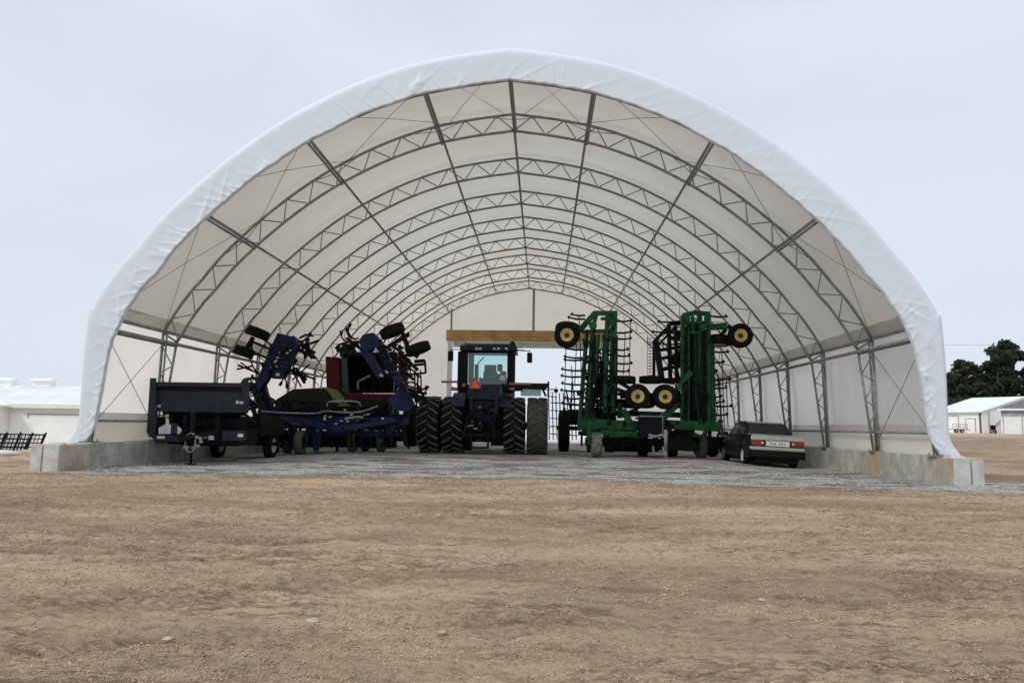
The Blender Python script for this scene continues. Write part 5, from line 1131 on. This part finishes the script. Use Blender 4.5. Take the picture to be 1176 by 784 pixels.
# small dark roller standing past the green cultivator
Yo = 31.5; x = P(818, 512, Yo).x
rl = thing('small_roller', 'small dark wheeled roller on the gravel between green cultivator and car', 'roller', (x, Yo, G(x, Yo)))
wheel(rl, (x, Yo, G(x, Yo)+0.3), (0.8, 0.6, 0), 0.3, 0.2, 0.15, M['dark']); wheel(rl, (x-0.45, Yo+0.2, G(x, Yo)+0.3), (0.8, 0.6, 0), 0.3, 0.2, 0.15, M['dark'])
bars([((811, 502), (825, 503), 0.1), ((824, 498), (825, 508), 0.08), ((812, 507), (822, 508), 0.07)], M['dark'], 'frame', rl, Yo)
# ------------------------------------------------------------------ grey sedan
Yv = 24.35; cx_ = P(892, 505, Yv).x
car = thing('parked_car', 'grey saloon car with red tail lights parked against the right wall', 'car', (cx_, Yv, G(cx_, Yv+1)-0.015), rz=R(-0.8), world=False)
car.rotation_euler = (0, R(2.2), R(-0.8))
HW = 0.87
def carprof(x, y): return x
# lower body: stations along the length (y, half width, floor, shoulder height)
prof_lo = [(0.0, 0.36), (0.02, 0.30), (0.72, 0.26)]
def arch(cy, r=0.36, n=9): return [(cy + r*math.cos(t), 0.30 + r*math.sin(t)) for t in np.linspace(math.pi, 0, n)]
side = [(0.10, 0.42), (0.06, 0.62), (0.05, 0.80), (0.10, 0.93), (0.2, 0.965), (1.0, 0.985), (3.15, 0.93), (4.2, 0.86), (4.52, 0.76), (4.58, 0.55), (4.55, 0.34), (4.2, 0.26)] + arch(3.72)[::-1] + [(3.2, 0.24), (1.5, 0.24)] + arch(0.98)[::-1] + [(0.5, 0.26), (0.15, 0.3)]
def shell(mb, prof, hw, tuck):
    n = len(prof); vs = []
    for xs, sc_ in ((-hw, 1), (-hw*0.93, 2), (hw*0.93, 2), (hw, 1)):
        for y, z in prof:
            ins = 0.0
            zz = z
            if sc_ == 2: zz = z + (0.025 if z > 0.8 else 0)
            t = 1 - 0.10*max(0, (0.45-y)/0.45) - 0.14*max(0, (y-3.7)/0.9) - 0.035*max(0, (z-0.62)/0.35)
            vs.append((xs*t, y, zz))
    fs = [list(range(n)), [3*n+i for i in range(n)][::-1]]
    for b in range(3):
        for i in range(n): j = (i+1) % n; fs.append([b*n+j, b*n+i, (b+1)*n+i, (b+1)*n+j])
    mb.add(vs, fs)
mb = MB(); shell(mb, side, HW, 0); mb.build('body', M['dark_shaded_car'], car, org=(0, 0, 0), bevel=0.03)
# greenhouse
gh = [(0.78, 0.985), (1.38, 1.36), (1.6, 1.405), (2.5, 1.415), (2.85, 1.37), (3.45, 0.95)]
def tw(z): return 0.74 - 0.16*(z-0.98)/0.43
mb = MB(); vs = []
n = len(gh)
for sx in (-1, 1):
    for y, z in gh: vs.append((sx*tw(z), y, z))
fs = [list(range(n)), [n+i for i in range(n)][::-1]]
for i in range(n-1): fs.append([i+1, i, n+i, n+i+1])
mb.add(vs, fs); mb.build('cabin', M['dark_shaded_car'], car, org=(0, 0, 0), bevel=0.02)
mb = MB(); vs = [(sx*(tw(z)-0.015)*1.0, y, z+0.012) for sx in (-1, 1) for y, z in gh[1:5]]; mb.add(vs, [(i+1, i, 4+i, 5+i) for i in range(3)]); vs2 = [(v[0], v[1], v[2]-0.02) for v in vs]
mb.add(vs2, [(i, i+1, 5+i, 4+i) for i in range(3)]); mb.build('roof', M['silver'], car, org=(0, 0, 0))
def quad(mb, a, b, c_, d): mb.add([a, b, c_, d], [(0, 1, 2, 3)])
mb = MB(); y0, z0, y1, z1 = 0.78+0.05, 1.015, 1.36, 1.355; nrm = Vector((0, -(z1-z0), y1-y0)).normalized()*0.02
quad(mb, Vector((-0.66, y0, z0))+nrm, Vector((0.66, y0, z0))+nrm, Vector((0.53, y1, z1))+nrm, Vector((-0.53, y1, z1))+nrm); mb.prism([Vector((-0.66, y0, z0))+nrm*0.9, Vector((0.66, y0, z0))+nrm*0.9, Vector((0.53, y1, z1))+nrm*0.9, Vector((-0.53, y1, z1))+nrm*0.9], (0, 0.005, -0.004)); mb.build('rear_window', paint('dark_window', (0.010, 0.020, 0.018), 0.2, 0, 0.02, 0.3, 2, spec=0.12), car, org=(0, 0, 0))
dw = bpy.data.materials['dark_window']
for sx in (-1, 1):
    mb = MB()
    for ya, yb, za, zb_ in ((1.25, 1.95, 1.02, 1.34), (2.02, 2.95, 1.0, 1.34)):
        ta = 0.1 if ya < 1.5 else 0; tb = 0.28 if yb > 2.5 else 0
        pts = [(sx*(tw(za)+0.012), ya, za), (sx*(tw(za)+0.012), yb, za), (sx*(tw(zb_)+0.012), yb-tb, zb_), (sx*(tw(zb_)+0.012), ya+ta, zb_)]
        mb.prism(pts, (-sx*0.004, 0, 0))
    split(mb, 'side_window', dw, car, org=(0, 0, 0))
# dark side cladding, doors read through their seams
for sx in (-1, 1):
    mb = MB()
    for ya, yb in ((0.12, 0.62), (1.36, 2.08), (2.10, 3.32), (4.10, 4.40)): mb.bb((sx*(HW-0.035), ya, 0.28), (sx*(HW+0.012), yb, 0.60))
    split(mb, 'side_cladding', M['dark_shaded_car'], car, org=(0, 0, 0), bevel=0.012)
    for ya, yb in ((1.25, 2.08), (2.10, 3.25)):
        d = MB().prism([(sx*0.873, ya, 0.61), (sx*0.873, yb, 0.61), (sx*0.852, yb, 0.90), (sx*0.845, ya, 0.91)], (-sx*0.02, 0, 0)).build('door', M['dark_shaded_car'], car, org=(0, 0, 0), bevel=0.006)
        MB().bb((sx*0.86, ya+0.08, 0.80), (sx*0.89, ya+0.26, 0.825)).build('handle', M['black'], d, org=(0, 0, 0))
    MB().box((sx*0.93, 3.02, 0.98), (0.18, 0.10, 0.13)).build('door_mirror', M['dark_shaded_car'], car, org=(0, 0, 0), bevel=0.03)
# rear end
mb = MB(); mb.bb((-0.80, -0.03, 0.30), (0.80, 0.16, 0.52)); mb.build('bumper', M['black'], car, org=(0, 0, 0), bevel=0.04)
mb = MB(); mb.bb((-0.83, -0.045, 0.52), (0.83, 0.2, 0.63)); mb.build('bumper', M['silver'], car, org=(0, 0, 0), bevel=0.03)
mb = MB(); mb.bb((-0.79, 0.0, 0.645), (0.79, 0.09, 0.655)); mb.bb((-0.4, 0.012, 0.655), (0.4, 0.055, 0.83)); mb.build('rear_panel', M['dark_shaded_car'], car, org=(0, 0, 0))
mb = MB(); mb.prism([(-0.80, 0.0, 0.835), (0.80, 0.0, 0.835), (0.78, 0.05, 0.96), (-0.78, 0.05, 0.96)], (0, 0.1, 0)); mb.prism([(-0.76, 0.07, 0.955), (0.76, 0.07, 0.955), (0.74, 0.78, 1.0), (-0.74, 0.78, 1.0)], (0, 0, 0.022)); mb.build('boot_lid', M['silver'], car, org=(0, 0, 0), bevel=0.02)
for sx in (-1, 1):
    mb = MB(); mb.bb((sx*0.42, -0.005, 0.66), (sx*0.80, 0.08, 0.83)); t = mb.build('tail_light', M['redlens'], car, org=(0, 0, 0), bevel=0.012)
    mb = MB()
    for z in (0.70, 0.745, 0.79): mb.bb((sx*0.425, -0.009, z-0.005), (sx*0.795, -0.004, z+0.005))
    mb.build('lens_rib', M['brown'], t, org=(0, 0, 0)); MB().bb((sx*0.43, -0.010, 0.72), (sx*0.50, -0.004, 0.775)).build('reverse_lens', M['label'], t, org=(0, 0, 0))
pl = MB().bb((-0.36, -0.012, 0.655), (0.36, 0.010, 0.815)).build('number_plate', M['label'], car, org=(0, 0, 0), bevel=0.004)
mb = MB(); x = -0.25; rr = random.Random(3)
for k in range(6): mb.bb((x, -0.016, 0.695), (x+0.045, -0.0125, 0.775)); mb.bb((x+0.012, -0.017, 0.712), (x+0.033, -0.0161, 0.728)); x += 0.075 + (0.05 if k == 2 else 0)
mb.build('plate_mark', M['hose'], pl, org=(0, 0, 0))
MB().lathe([(0.035, -0.01), (0.035, 0.006), (0.027, 0.008), (0.0, 0.004)], (0, 0.012, 0.875), (0, -1, 0), 16).build('badge', M['chrome'], car, org=(0, 0, 0))
mb = MB(); mb.bb((-0.62, 0.12, 0.13), (0.62, 4.2, 0.4)); mb.tube([(0.45, -0.06, 0.24), (0.45, 0.5, 0.26)], 0.03, 8); mb.build('underbody', M['black'], car, org=(0, 0, 0))
for sx in (-1, 1):
    for y in (0.98, 3.72): wheel(car, (sx*0.755, y, 0.31), (1, 0, 0), 0.315, 0.2, 0.19, M['greyrim'])
# ------------------------------------------------------------------ background, left
Yl = 55.0; zb = -1.3
def L(px, py, Y=Yl): return P(px, py, Y)
x0, x1 = L(-70, 500).x, L(150, 500).x; ze = L(40, 465).z; zr = L(40, 439).z
bl = thing('white_shed', 'long white metal shed with low pitched roof and ridge vents at far left', 'shed', ((x0+x1)/2, Yl, zb))
MB().bb((x0, Yl, zb-0.5), (x1, Yl+12, ze)).build('wall', M['barnwall'], bl)
mb = MB(); mb.prism([(x0-0.3, Yl-0.5, ze-0.02), (x0-0.3, Yl-0.5, ze+0.1), (x0-0.3, Yl+6, zr), (x0-0.3, Yl+12.5, ze+0.1), (x0-0.3, Yl+12.5, ze-0.02), (x0-0.3, Yl+6, zr-0.14)], (x1-x0+0.6, 0, 0))
rf = mb.build('roof', M['whiteroof'], bl)
mb = MB()
for k in range(60): x = x0 + (x1-x0)*k/59; mb.beam((x, Yl-0.5, ze+0.12), (x, Yl+6, zr+0.02), 0.03, 0.03, (1, 0, 0))
mb.build('roof_rib', M['whiteroof'], rf)
for a, b in ((-3, 16), (41, 61)):
    xa, xb = L(a, 436, Yl+6).x, L(b, 436, Yl+6).x; mb = MB(); mb.bb((xa, Yl+5.6, zr-0.1), (xb, Yl+6.4, zr+0.42)); mb.prism([(xa-0.1, Yl+5.3, zr+0.42), (xa-0.1, Yl+6.7, zr+0.42), (xa-0.1, Yl+6, zr+0.62)], (xb-xa+0.2, 0, 0)); mb.build('ridge_vent', M['greywall'] if False else M['whiteroof'], rf)
MB().bb((x0-0.32, Yl-0.56, ze-0.22), (x1+0.3, Yl-0.503, ze+0.08)).build('eave_trim', M['white'], bl)
MB().bb((L(11.5, 490).x, Yl-0.06, zb), (L(95, 490).x, Yl-0.003, ze-0.55)).build('sliding_door', M['barnwall'], bl, bevel=0.01)
mb = MB(); mb.bb((L(33, 474).x, Yl-0.12, ze-0.68), (L(95, 474).x, Yl-0.063, ze-0.60)); mb.bb((L(33, 474).x, Yl-0.12, ze-0.95), (L(33.6, 474).x, Yl-0.063, ze-0.68)); mb.build('door_track', M['greywall'], bl)
mb = MB(); xg = L(10, 490).x; mb.prism([(xg-9, Yl-2.5, zb-0.3), (xg, Yl-2.5, zb-0.3), (xg, Yl-2.5, ze-0.05), (xg-4.5, Yl-2.5, ze+1.05), (xg-9, Yl-2.5, ze-0.05)], (0, 2.49, 0)); mb.build('entrance_gable', M['barnwall'], bl)
mb = MB(); mb.prism([(xg+0.35, Yl-2.9, ze-0.16), (xg+0.35, Yl-2.9, ze-0.02), (xg-4.5, Yl-2.9, ze+1.22), (xg-4.5, Yl-2.9, ze+1.08)], (0, 3.2, 0)); mb.prism([(xg-9.35, Yl-2.9, ze-0.16), (xg-9.35, Yl-2.9, ze-0.02), (xg-4.5, Yl-2.9, ze+1.22), (xg-4.5, Yl-2.9, ze+1.08)], (0, 3.2, 0)); mb.build('gable_roof', M['whiteroof'], bl)
# feeder rack
Yf = 40.0; a = P(-40, 519, Yf); b = P(27, 519, Yf); zg0 = G(b.x, Yf); ht = 1.0
fr = thing('feeder_rack', 'black metal bar feeder rack with slanted top at the far left edge', 'rack', (b.x-1.2, Yf, zg0))
mb = MB()
for yy, sh in ((0, 0.28), (1.1, 0.0)):
    for z in (0.06, 0.3, 0.52, 0.74, 0.98): mb.tube([(a.x, Yf+yy, zg0+z), (b.x+0.05+0.3*z, Yf+yy-sh*0.2, zg0+z)], 0.026, 5)
    for k in range(17): x = a.x + (b.x-a.x)*k/16; mb.tube([(x, Yf+yy, zg0), (x+0.3, Yf+yy-sh*0.2, zg0+1.0)], 0.022, 5)
split(mb, 'bar', M['dark'], fr)
mb = MB()
for dx in (0, -1.4, -2.6):
    for yy in (0, 1.1): mb.beam((b.x+dx, Yf+yy, zg0-0.1), (b.x+dx+0.42, Yf+yy, zg0+1.08), 0.08)
for z in (0.1, 0.95): mb.tube([(b.x+0.3*z, Yf, zg0+z), (b.x+0.3*z, Yf+1.1, zg0+z)], 0.03, 5)
split(mb, 'end_frame', M['dark'], fr)
a, b = P(-6, 521.5, 24.5), P(24, 523.5, 24.5)
mb = MB().tube([(a.x, 24.6, G(a.x, 24.6)+0.06), ((a.x+b.x)/2, 24.4, G(a.x, 24.4)+0.07), (b.x, 24.5, G(b.x, 24.5)+0.04)], [0.09, 0.1, 0.05], 8)
tag(mb.build('plastic_pipe', M['label'], org=(b.x, 24.5, G(b.x, 24.5))), 'white plastic pipe lying on the dirt at the far left edge', 'pipe')
# ------------------------------------------------------------------ background, right
Yb = 100.0; zb = 1.02
def Rr(px, py, Y=Yb): return P(px, py, Y)
def lbb(mb, a, b): return mb.bb(a, b)
near = Rr(1129, 497, 96); hb_ = Rr(1129, 473, 96).z - zb; hr_ = hb_ + 2.0
b1 = thing('white_barn', 'white barn with pale green metal roof under the trees at far right', 'barn', (near.x, 96, zb), world=False); b1.rotation_euler = (0, 0, R(-64))
LW, LD = 6.6, 16.0; O0 = (0, 0, 0)
mb = MB(); mb.prism([(-LW, 0, -0.4), (-LW, 0, hb_), (-LW, LD/2, hr_), (-LW, LD, hb_), (-LW, LD, -0.4)], (LW, 0, 0)); mb.build('wall', M['barnwall'], b1, org=O0)
mb = MB(); mb.prism([(-LW-0.3, -0.4, hb_-0.06), (-LW-0.3, -0.4, hb_+0.06), (-LW-0.3, LD/2, hr_+0.12), (-LW-0.3, LD+0.4, hb_+0.06), (-LW-0.3, LD+0.4, hb_-0.06), (-LW-0.3, LD/2, hr_+0.01)], (LW+0.5, 0, 0)); mb.build('roof', M['barnroof'], b1, org=O0)
for x in (-LW+0.15, -0.25): MB().bb((x-0.12, -0.08, -0.2), (x+0.12, -0.004, hb_-0.15)).build('corner_post', M['greyroof'], b1, org=O0)
def fx(px): return -(1129-px)/46*LW
for pa, pb, ht in ((1092, 1107, 2.1), (1114.5, 1122.5, 1.75)):
    d = MB().bb((fx(pa), -0.05, 0), (fx(pb), -0.004, ht)).build('door', M['barnwall'], b1, org=O0); f = MB(); t = 0.09
    f.bb((fx(pa)-t, -0.07, ht+0.001), (fx(pb)+t, -0.005, ht+t)); f.bb((fx(pa)-t, -0.07, 0), (fx(pa)-0.002, -0.005, ht)); f.bb((fx(pb)+0.002, -0.07, 0), (fx(pb)+t, -0.005, ht)); f.build('door_frame', M['greywall'], d, org=O0)
mb = MB(); mb.beam((0.08, 5.5, hb_+0.5), (0.08, 1.2, 0.4), 0.1); mb.beam((0.08, 1.1, hb_), (0.08, 1.1, 0), 0.09); mb.bb((0.003, 5.3, hb_+0.2), (0.35, 7.5, hb_+0.55)); mb.build('downpipe', M['greywall'], b1, org=O0)
gp = Rr(1150.5, 497, 90); hg = Rr(1150, 469.5, 90).z - zb
b2 = thing('grey_roofed_garage', 'white garage with dark grey roof and two wide doors at right edge', 'garage', (gp.x, 90, zb), world=False); b2.rotation_euler = (0, 0, R(-33)); GL = 8.5
MB().bb((0, 0, -0.4), (GL, 7, hg)).build('wall', M['barnwall'], b2, org=O0)
mb = MB(); mb.add([(-0.3, -0.4, hg+0.02), (GL+0.3, -0.4, hg+0.02), (GL-3.2, 3.5, hg+1.7), (3.4, 3.5, hg+1.7), (GL+0.3, 7.4, hg+0.02), (-0.3, 7.4, hg+0.02)], [(0, 1, 2, 3), (3, 2, 4, 5), (0, 3, 5), (1, 4, 2)]); mb.build('roof', M['greyroof'], b2, org=O0)
MB().bb((-0.32, -0.46, hg-0.18), (GL+0.3, -0.403, hg+0.05)).build('fascia', M['white'], b2, org=O0)
MB().bb((0.02, -0.06, hg-0.85), (GL, -0.004, hg-0.19)).build('lintel_panel', M['greywall'], b2, org=O0)
for xa_ in (0.25, 2.05, 4.2, 6.2):
    d = MB().bb((xa_, -0.07, 0), (xa_+1.65, -0.005, hg-0.86)).build('garage_door', M['white'], b2, org=O0); f = MB(); f.bb((xa_-0.1, -0.1, 0), (xa_-0.003, -0.006, hg-0.86)); f.build('door_frame', M['greywall'], d, org=O0)
sk = thing('utility_cart', 'small black utility cart parked outside the white barn', 'cart', (Rr(1137.5, 497, 97).x, 97, zb))
c = sk.location; mb = MB(); mb.box((c.x, 97, zb+0.75), (0.75, 1.1, 0.55)); mb.box((c.x-0.05, 97.1, zb+1.02), (0.6, 0.4, 0.12)); mb.build('body', M['black'], sk, bevel=0.08)
for sx in (-0.33, 0.33):
    for y in (96.6, 97.4): wheel(sk, (c.x+sx, y, zb+0.22), (1, 0, 0), 0.24, 0.16, 0.12, M['greyrim'], n=16)
tl = thing('flat_trailer', 'small light flatbed trailer with rails standing before the barn door', 'trailer', (Rr(1102, 497, 96).x, 96, zb))
c = tl.location; mb = MB(); mb.bb((c.x-0.95, 95.6, zb+0.45), (c.x+0.75, 97, zb+0.55)); mb.tube([(c.x+0.75, 96.2, zb+0.5), (c.x+1.4, 96.2, zb+0.4)], 0.04, 6); mb.build('deck', M['hose'], tl)
mb = MB()
for z in (0.8, 1.1): mb.tube([(c.x-0.95, 95.62, zb+z), (c.x+0.75, 95.62, zb+z)], 0.03, 6)
for k in range(5): mb.tube([(c.x-0.95+k*0.425, 95.62, zb+0.55), (c.x-0.95+k*0.425, 95.62, zb+1.1)], 0.03, 6)
mb.build('side_rail', M['hose'], tl)
for x in (-0.5, 0.2): wheel(tl, (c.x+x, 95.8, zb+0.26), (0, 1, 0), 0.26, 0.18, 0.13, M['greyrim'], n=16)
# utility poles and wire
up = thing('power_line', 'thin overhead wire crossing the sky beside the shelter towards the trees', 'power line', (P(1146, 490, 140).x, 140, 1.0))
c = up.location; t0 = P(1146, 396, 140); MB().tube([(c.x, 140, 0.5), (c.x, 140, t0.z+0.4)], [0.16, 0.11], 8).build('pole', M['bark'], up)
q = P(900, 385, 140); MB().tube([(c.x, 140, t0.z), ((c.x*2+q.x)/3, 140, t0.z-0.15), ((c.x+q.x*2)/3, 140, t0.z+0.2), (q.x, 140, q.z)], 0.022, 5).build('wire', M['cable'], up)
MB().tube([(q.x, 140.2, 0.5), (q.x, 140.2, q.z+0.4)], [0.16, 0.11], 8).build('pole', M['bark'], up)
# trees
def tree(px, py_top, Y, wpx, label, mat, seed, conif=0.4, n=5000):
    rr = random.Random(seed); base = P(px, 490, Y); zg_ = G(base.x, min(Y, 95)); top = P(px, py_top, Y).z; H = top-zg_; Wd = wpx/FPX*Y
    t = thing('tree', label, 'tree', (base.x, Y, zg_), 'trees behind the right hand barns')
    mb = MB(); pts = [Vector((base.x, Y, zg_-0.3))]; lean = rr.uniform(-0.04, 0.04)
    for k in range(1, 7): pts.append(Vector((base.x+lean*H*k/6+rr.uniform(-0.15, 0.15), Y+rr.uniform(-0.15, 0.15), zg_+H*0.92*k/6)))
    r0 = H*0.028; mb.tube(pts, [r0*(1-0.14*k) for k in range(7)], 8)
    cl = []
    nb = 34
    for k in range(nb):
        u = 0.12+0.86*(k+rr.random())/nb; az = rr.uniform(0, 2*math.pi); env = (math.sin(min(1, (1.08-u)*1.55)*math.pi/2))**0.8*(0.55+0.45*min(1, u*3))
        ln = Wd*0.5*env*rr.uniform(0.6, 1.1); i = u/0.92*6; a = pts[min(int(i), 6)].lerp(pts[min(int(i)+1, 6)], i-int(i)) if i < 6 else pts[6]
        e = a + Vector((math.cos(az)*ln, math.sin(az)*ln, H*rr.uniform(0.0, 0.07))); m_ = a.lerp(e, 0.5)+Vector((0, 0, -H*0.012))
        mb.tube([a, m_, e], [r0*0.34, r0*0.2, r0*0.07], 5); cl.append((e, ln)); cl.append((a.lerp(e, 0.62), ln))
    mb.build('trunk', M['bark'], t)
    lf = MB(); per = n//len(cl)
    for e, ln in cl:
        rx = Wd*rr.uniform(0.09, 0.17); rz = rx*rr.uniform(0.45, 0.8)
        for q in range(per):
            d = Vector((rr.gauss(0, 1), rr.gauss(0, 1), rr.gauss(0, 1))); d = d.normalized()*rr.random()**0.45
            c = e + Vector((d.x*rx, d.y*rx, d.z*rz)); s_ = rr.uniform(0.16, 0.42)*(Y/125)
            nrm = Vector((rr.gauss(0, 1), rr.gauss(0, 1), rr.gauss(0.5, 1))).normalized(); x = nrm.orthogonal().normalized(); x = (Matrix.Rotation(rr.uniform(0, 6.28), 3, nrm) @ x); y = nrm.cross(x)
            lf.add([c-x*s_-y*s_*0.3, c+x*s_*0.2-y*s_*0.55, c+x*s_*1.1+y*s_*0.1, c+x*s_*0.1+y*s_*0.6], [(0, 1, 2, 3)])
    lf.build('crown', M[mat], t)
tree(1170, 391, 128, 62, 'largest dark evergreen tree behind the grey roofed garage', 'leafA', 1, n=9500)
tree(1147, 402, 124, 46, 'tall dark evergreen tree with open gaps right above the barn roof', 'leafA', 2, n=7500)
tree(1114, 413, 126, 42, 'broad dull green tree left of the tall one, above the barn roof', 'leafB', 3, n=7000)
tree(1090, 429, 122, 24, 'small slim dark tree closest to the white shelter flap', 'leafA', 4, n=3000)
tree(1132, 418, 132, 46, 'mid height tree filling the gap behind the two taller trees', 'leafA', 5, n=5000)
tree(1102, 426, 133, 40, 'low bushy tree half hidden beyond the barn roof', 'leafB', 6, n=4500)
tree(1196, 398, 132, 50, 'dark tree cut off by the right edge of the picture', 'leafA', 7, n=5000)
# low hedge along the foot of the trees
hb = MB(); rr = random.Random(9); x0, x1 = P(1070, 480, 118).x, P(1215, 480, 118).x
for k in range(8000):
    x = rr.uniform(x0, x1); h = 4.6 + 1.6*nz(x*0.22, 3.0) ; z = 1.0 + h*rr.random()**0.7; y = 118 + rr.gauss(0, 0.8); s_ = rr.uniform(0.15, 0.42)
    nrm = Vector((rr.gauss(0, 1), rr.gauss(0, 1), rr.gauss(0.4, 1))).normalized(); a = nrm.orthogonal().normalized(); b = nrm.cross(a)
    hb.add([(Vector((x, y, z))-a*s_), (Vector((x, y, z))-b*s_*0.6), (Vector((x, y, z))+a*s_), (Vector((x, y, z))+b*s_*0.6)], [(0, 1, 2, 3)])
tag(hb.build('hedge', M['leafB'], org=((x0+x1)/2, 118, 1.0)), 'dark brushy hedge running along the foot of the trees', 'hedge', kind='stuff')
for o in list(bpy.data.objects):
    if '_w' in o.keys(): del o['_w']
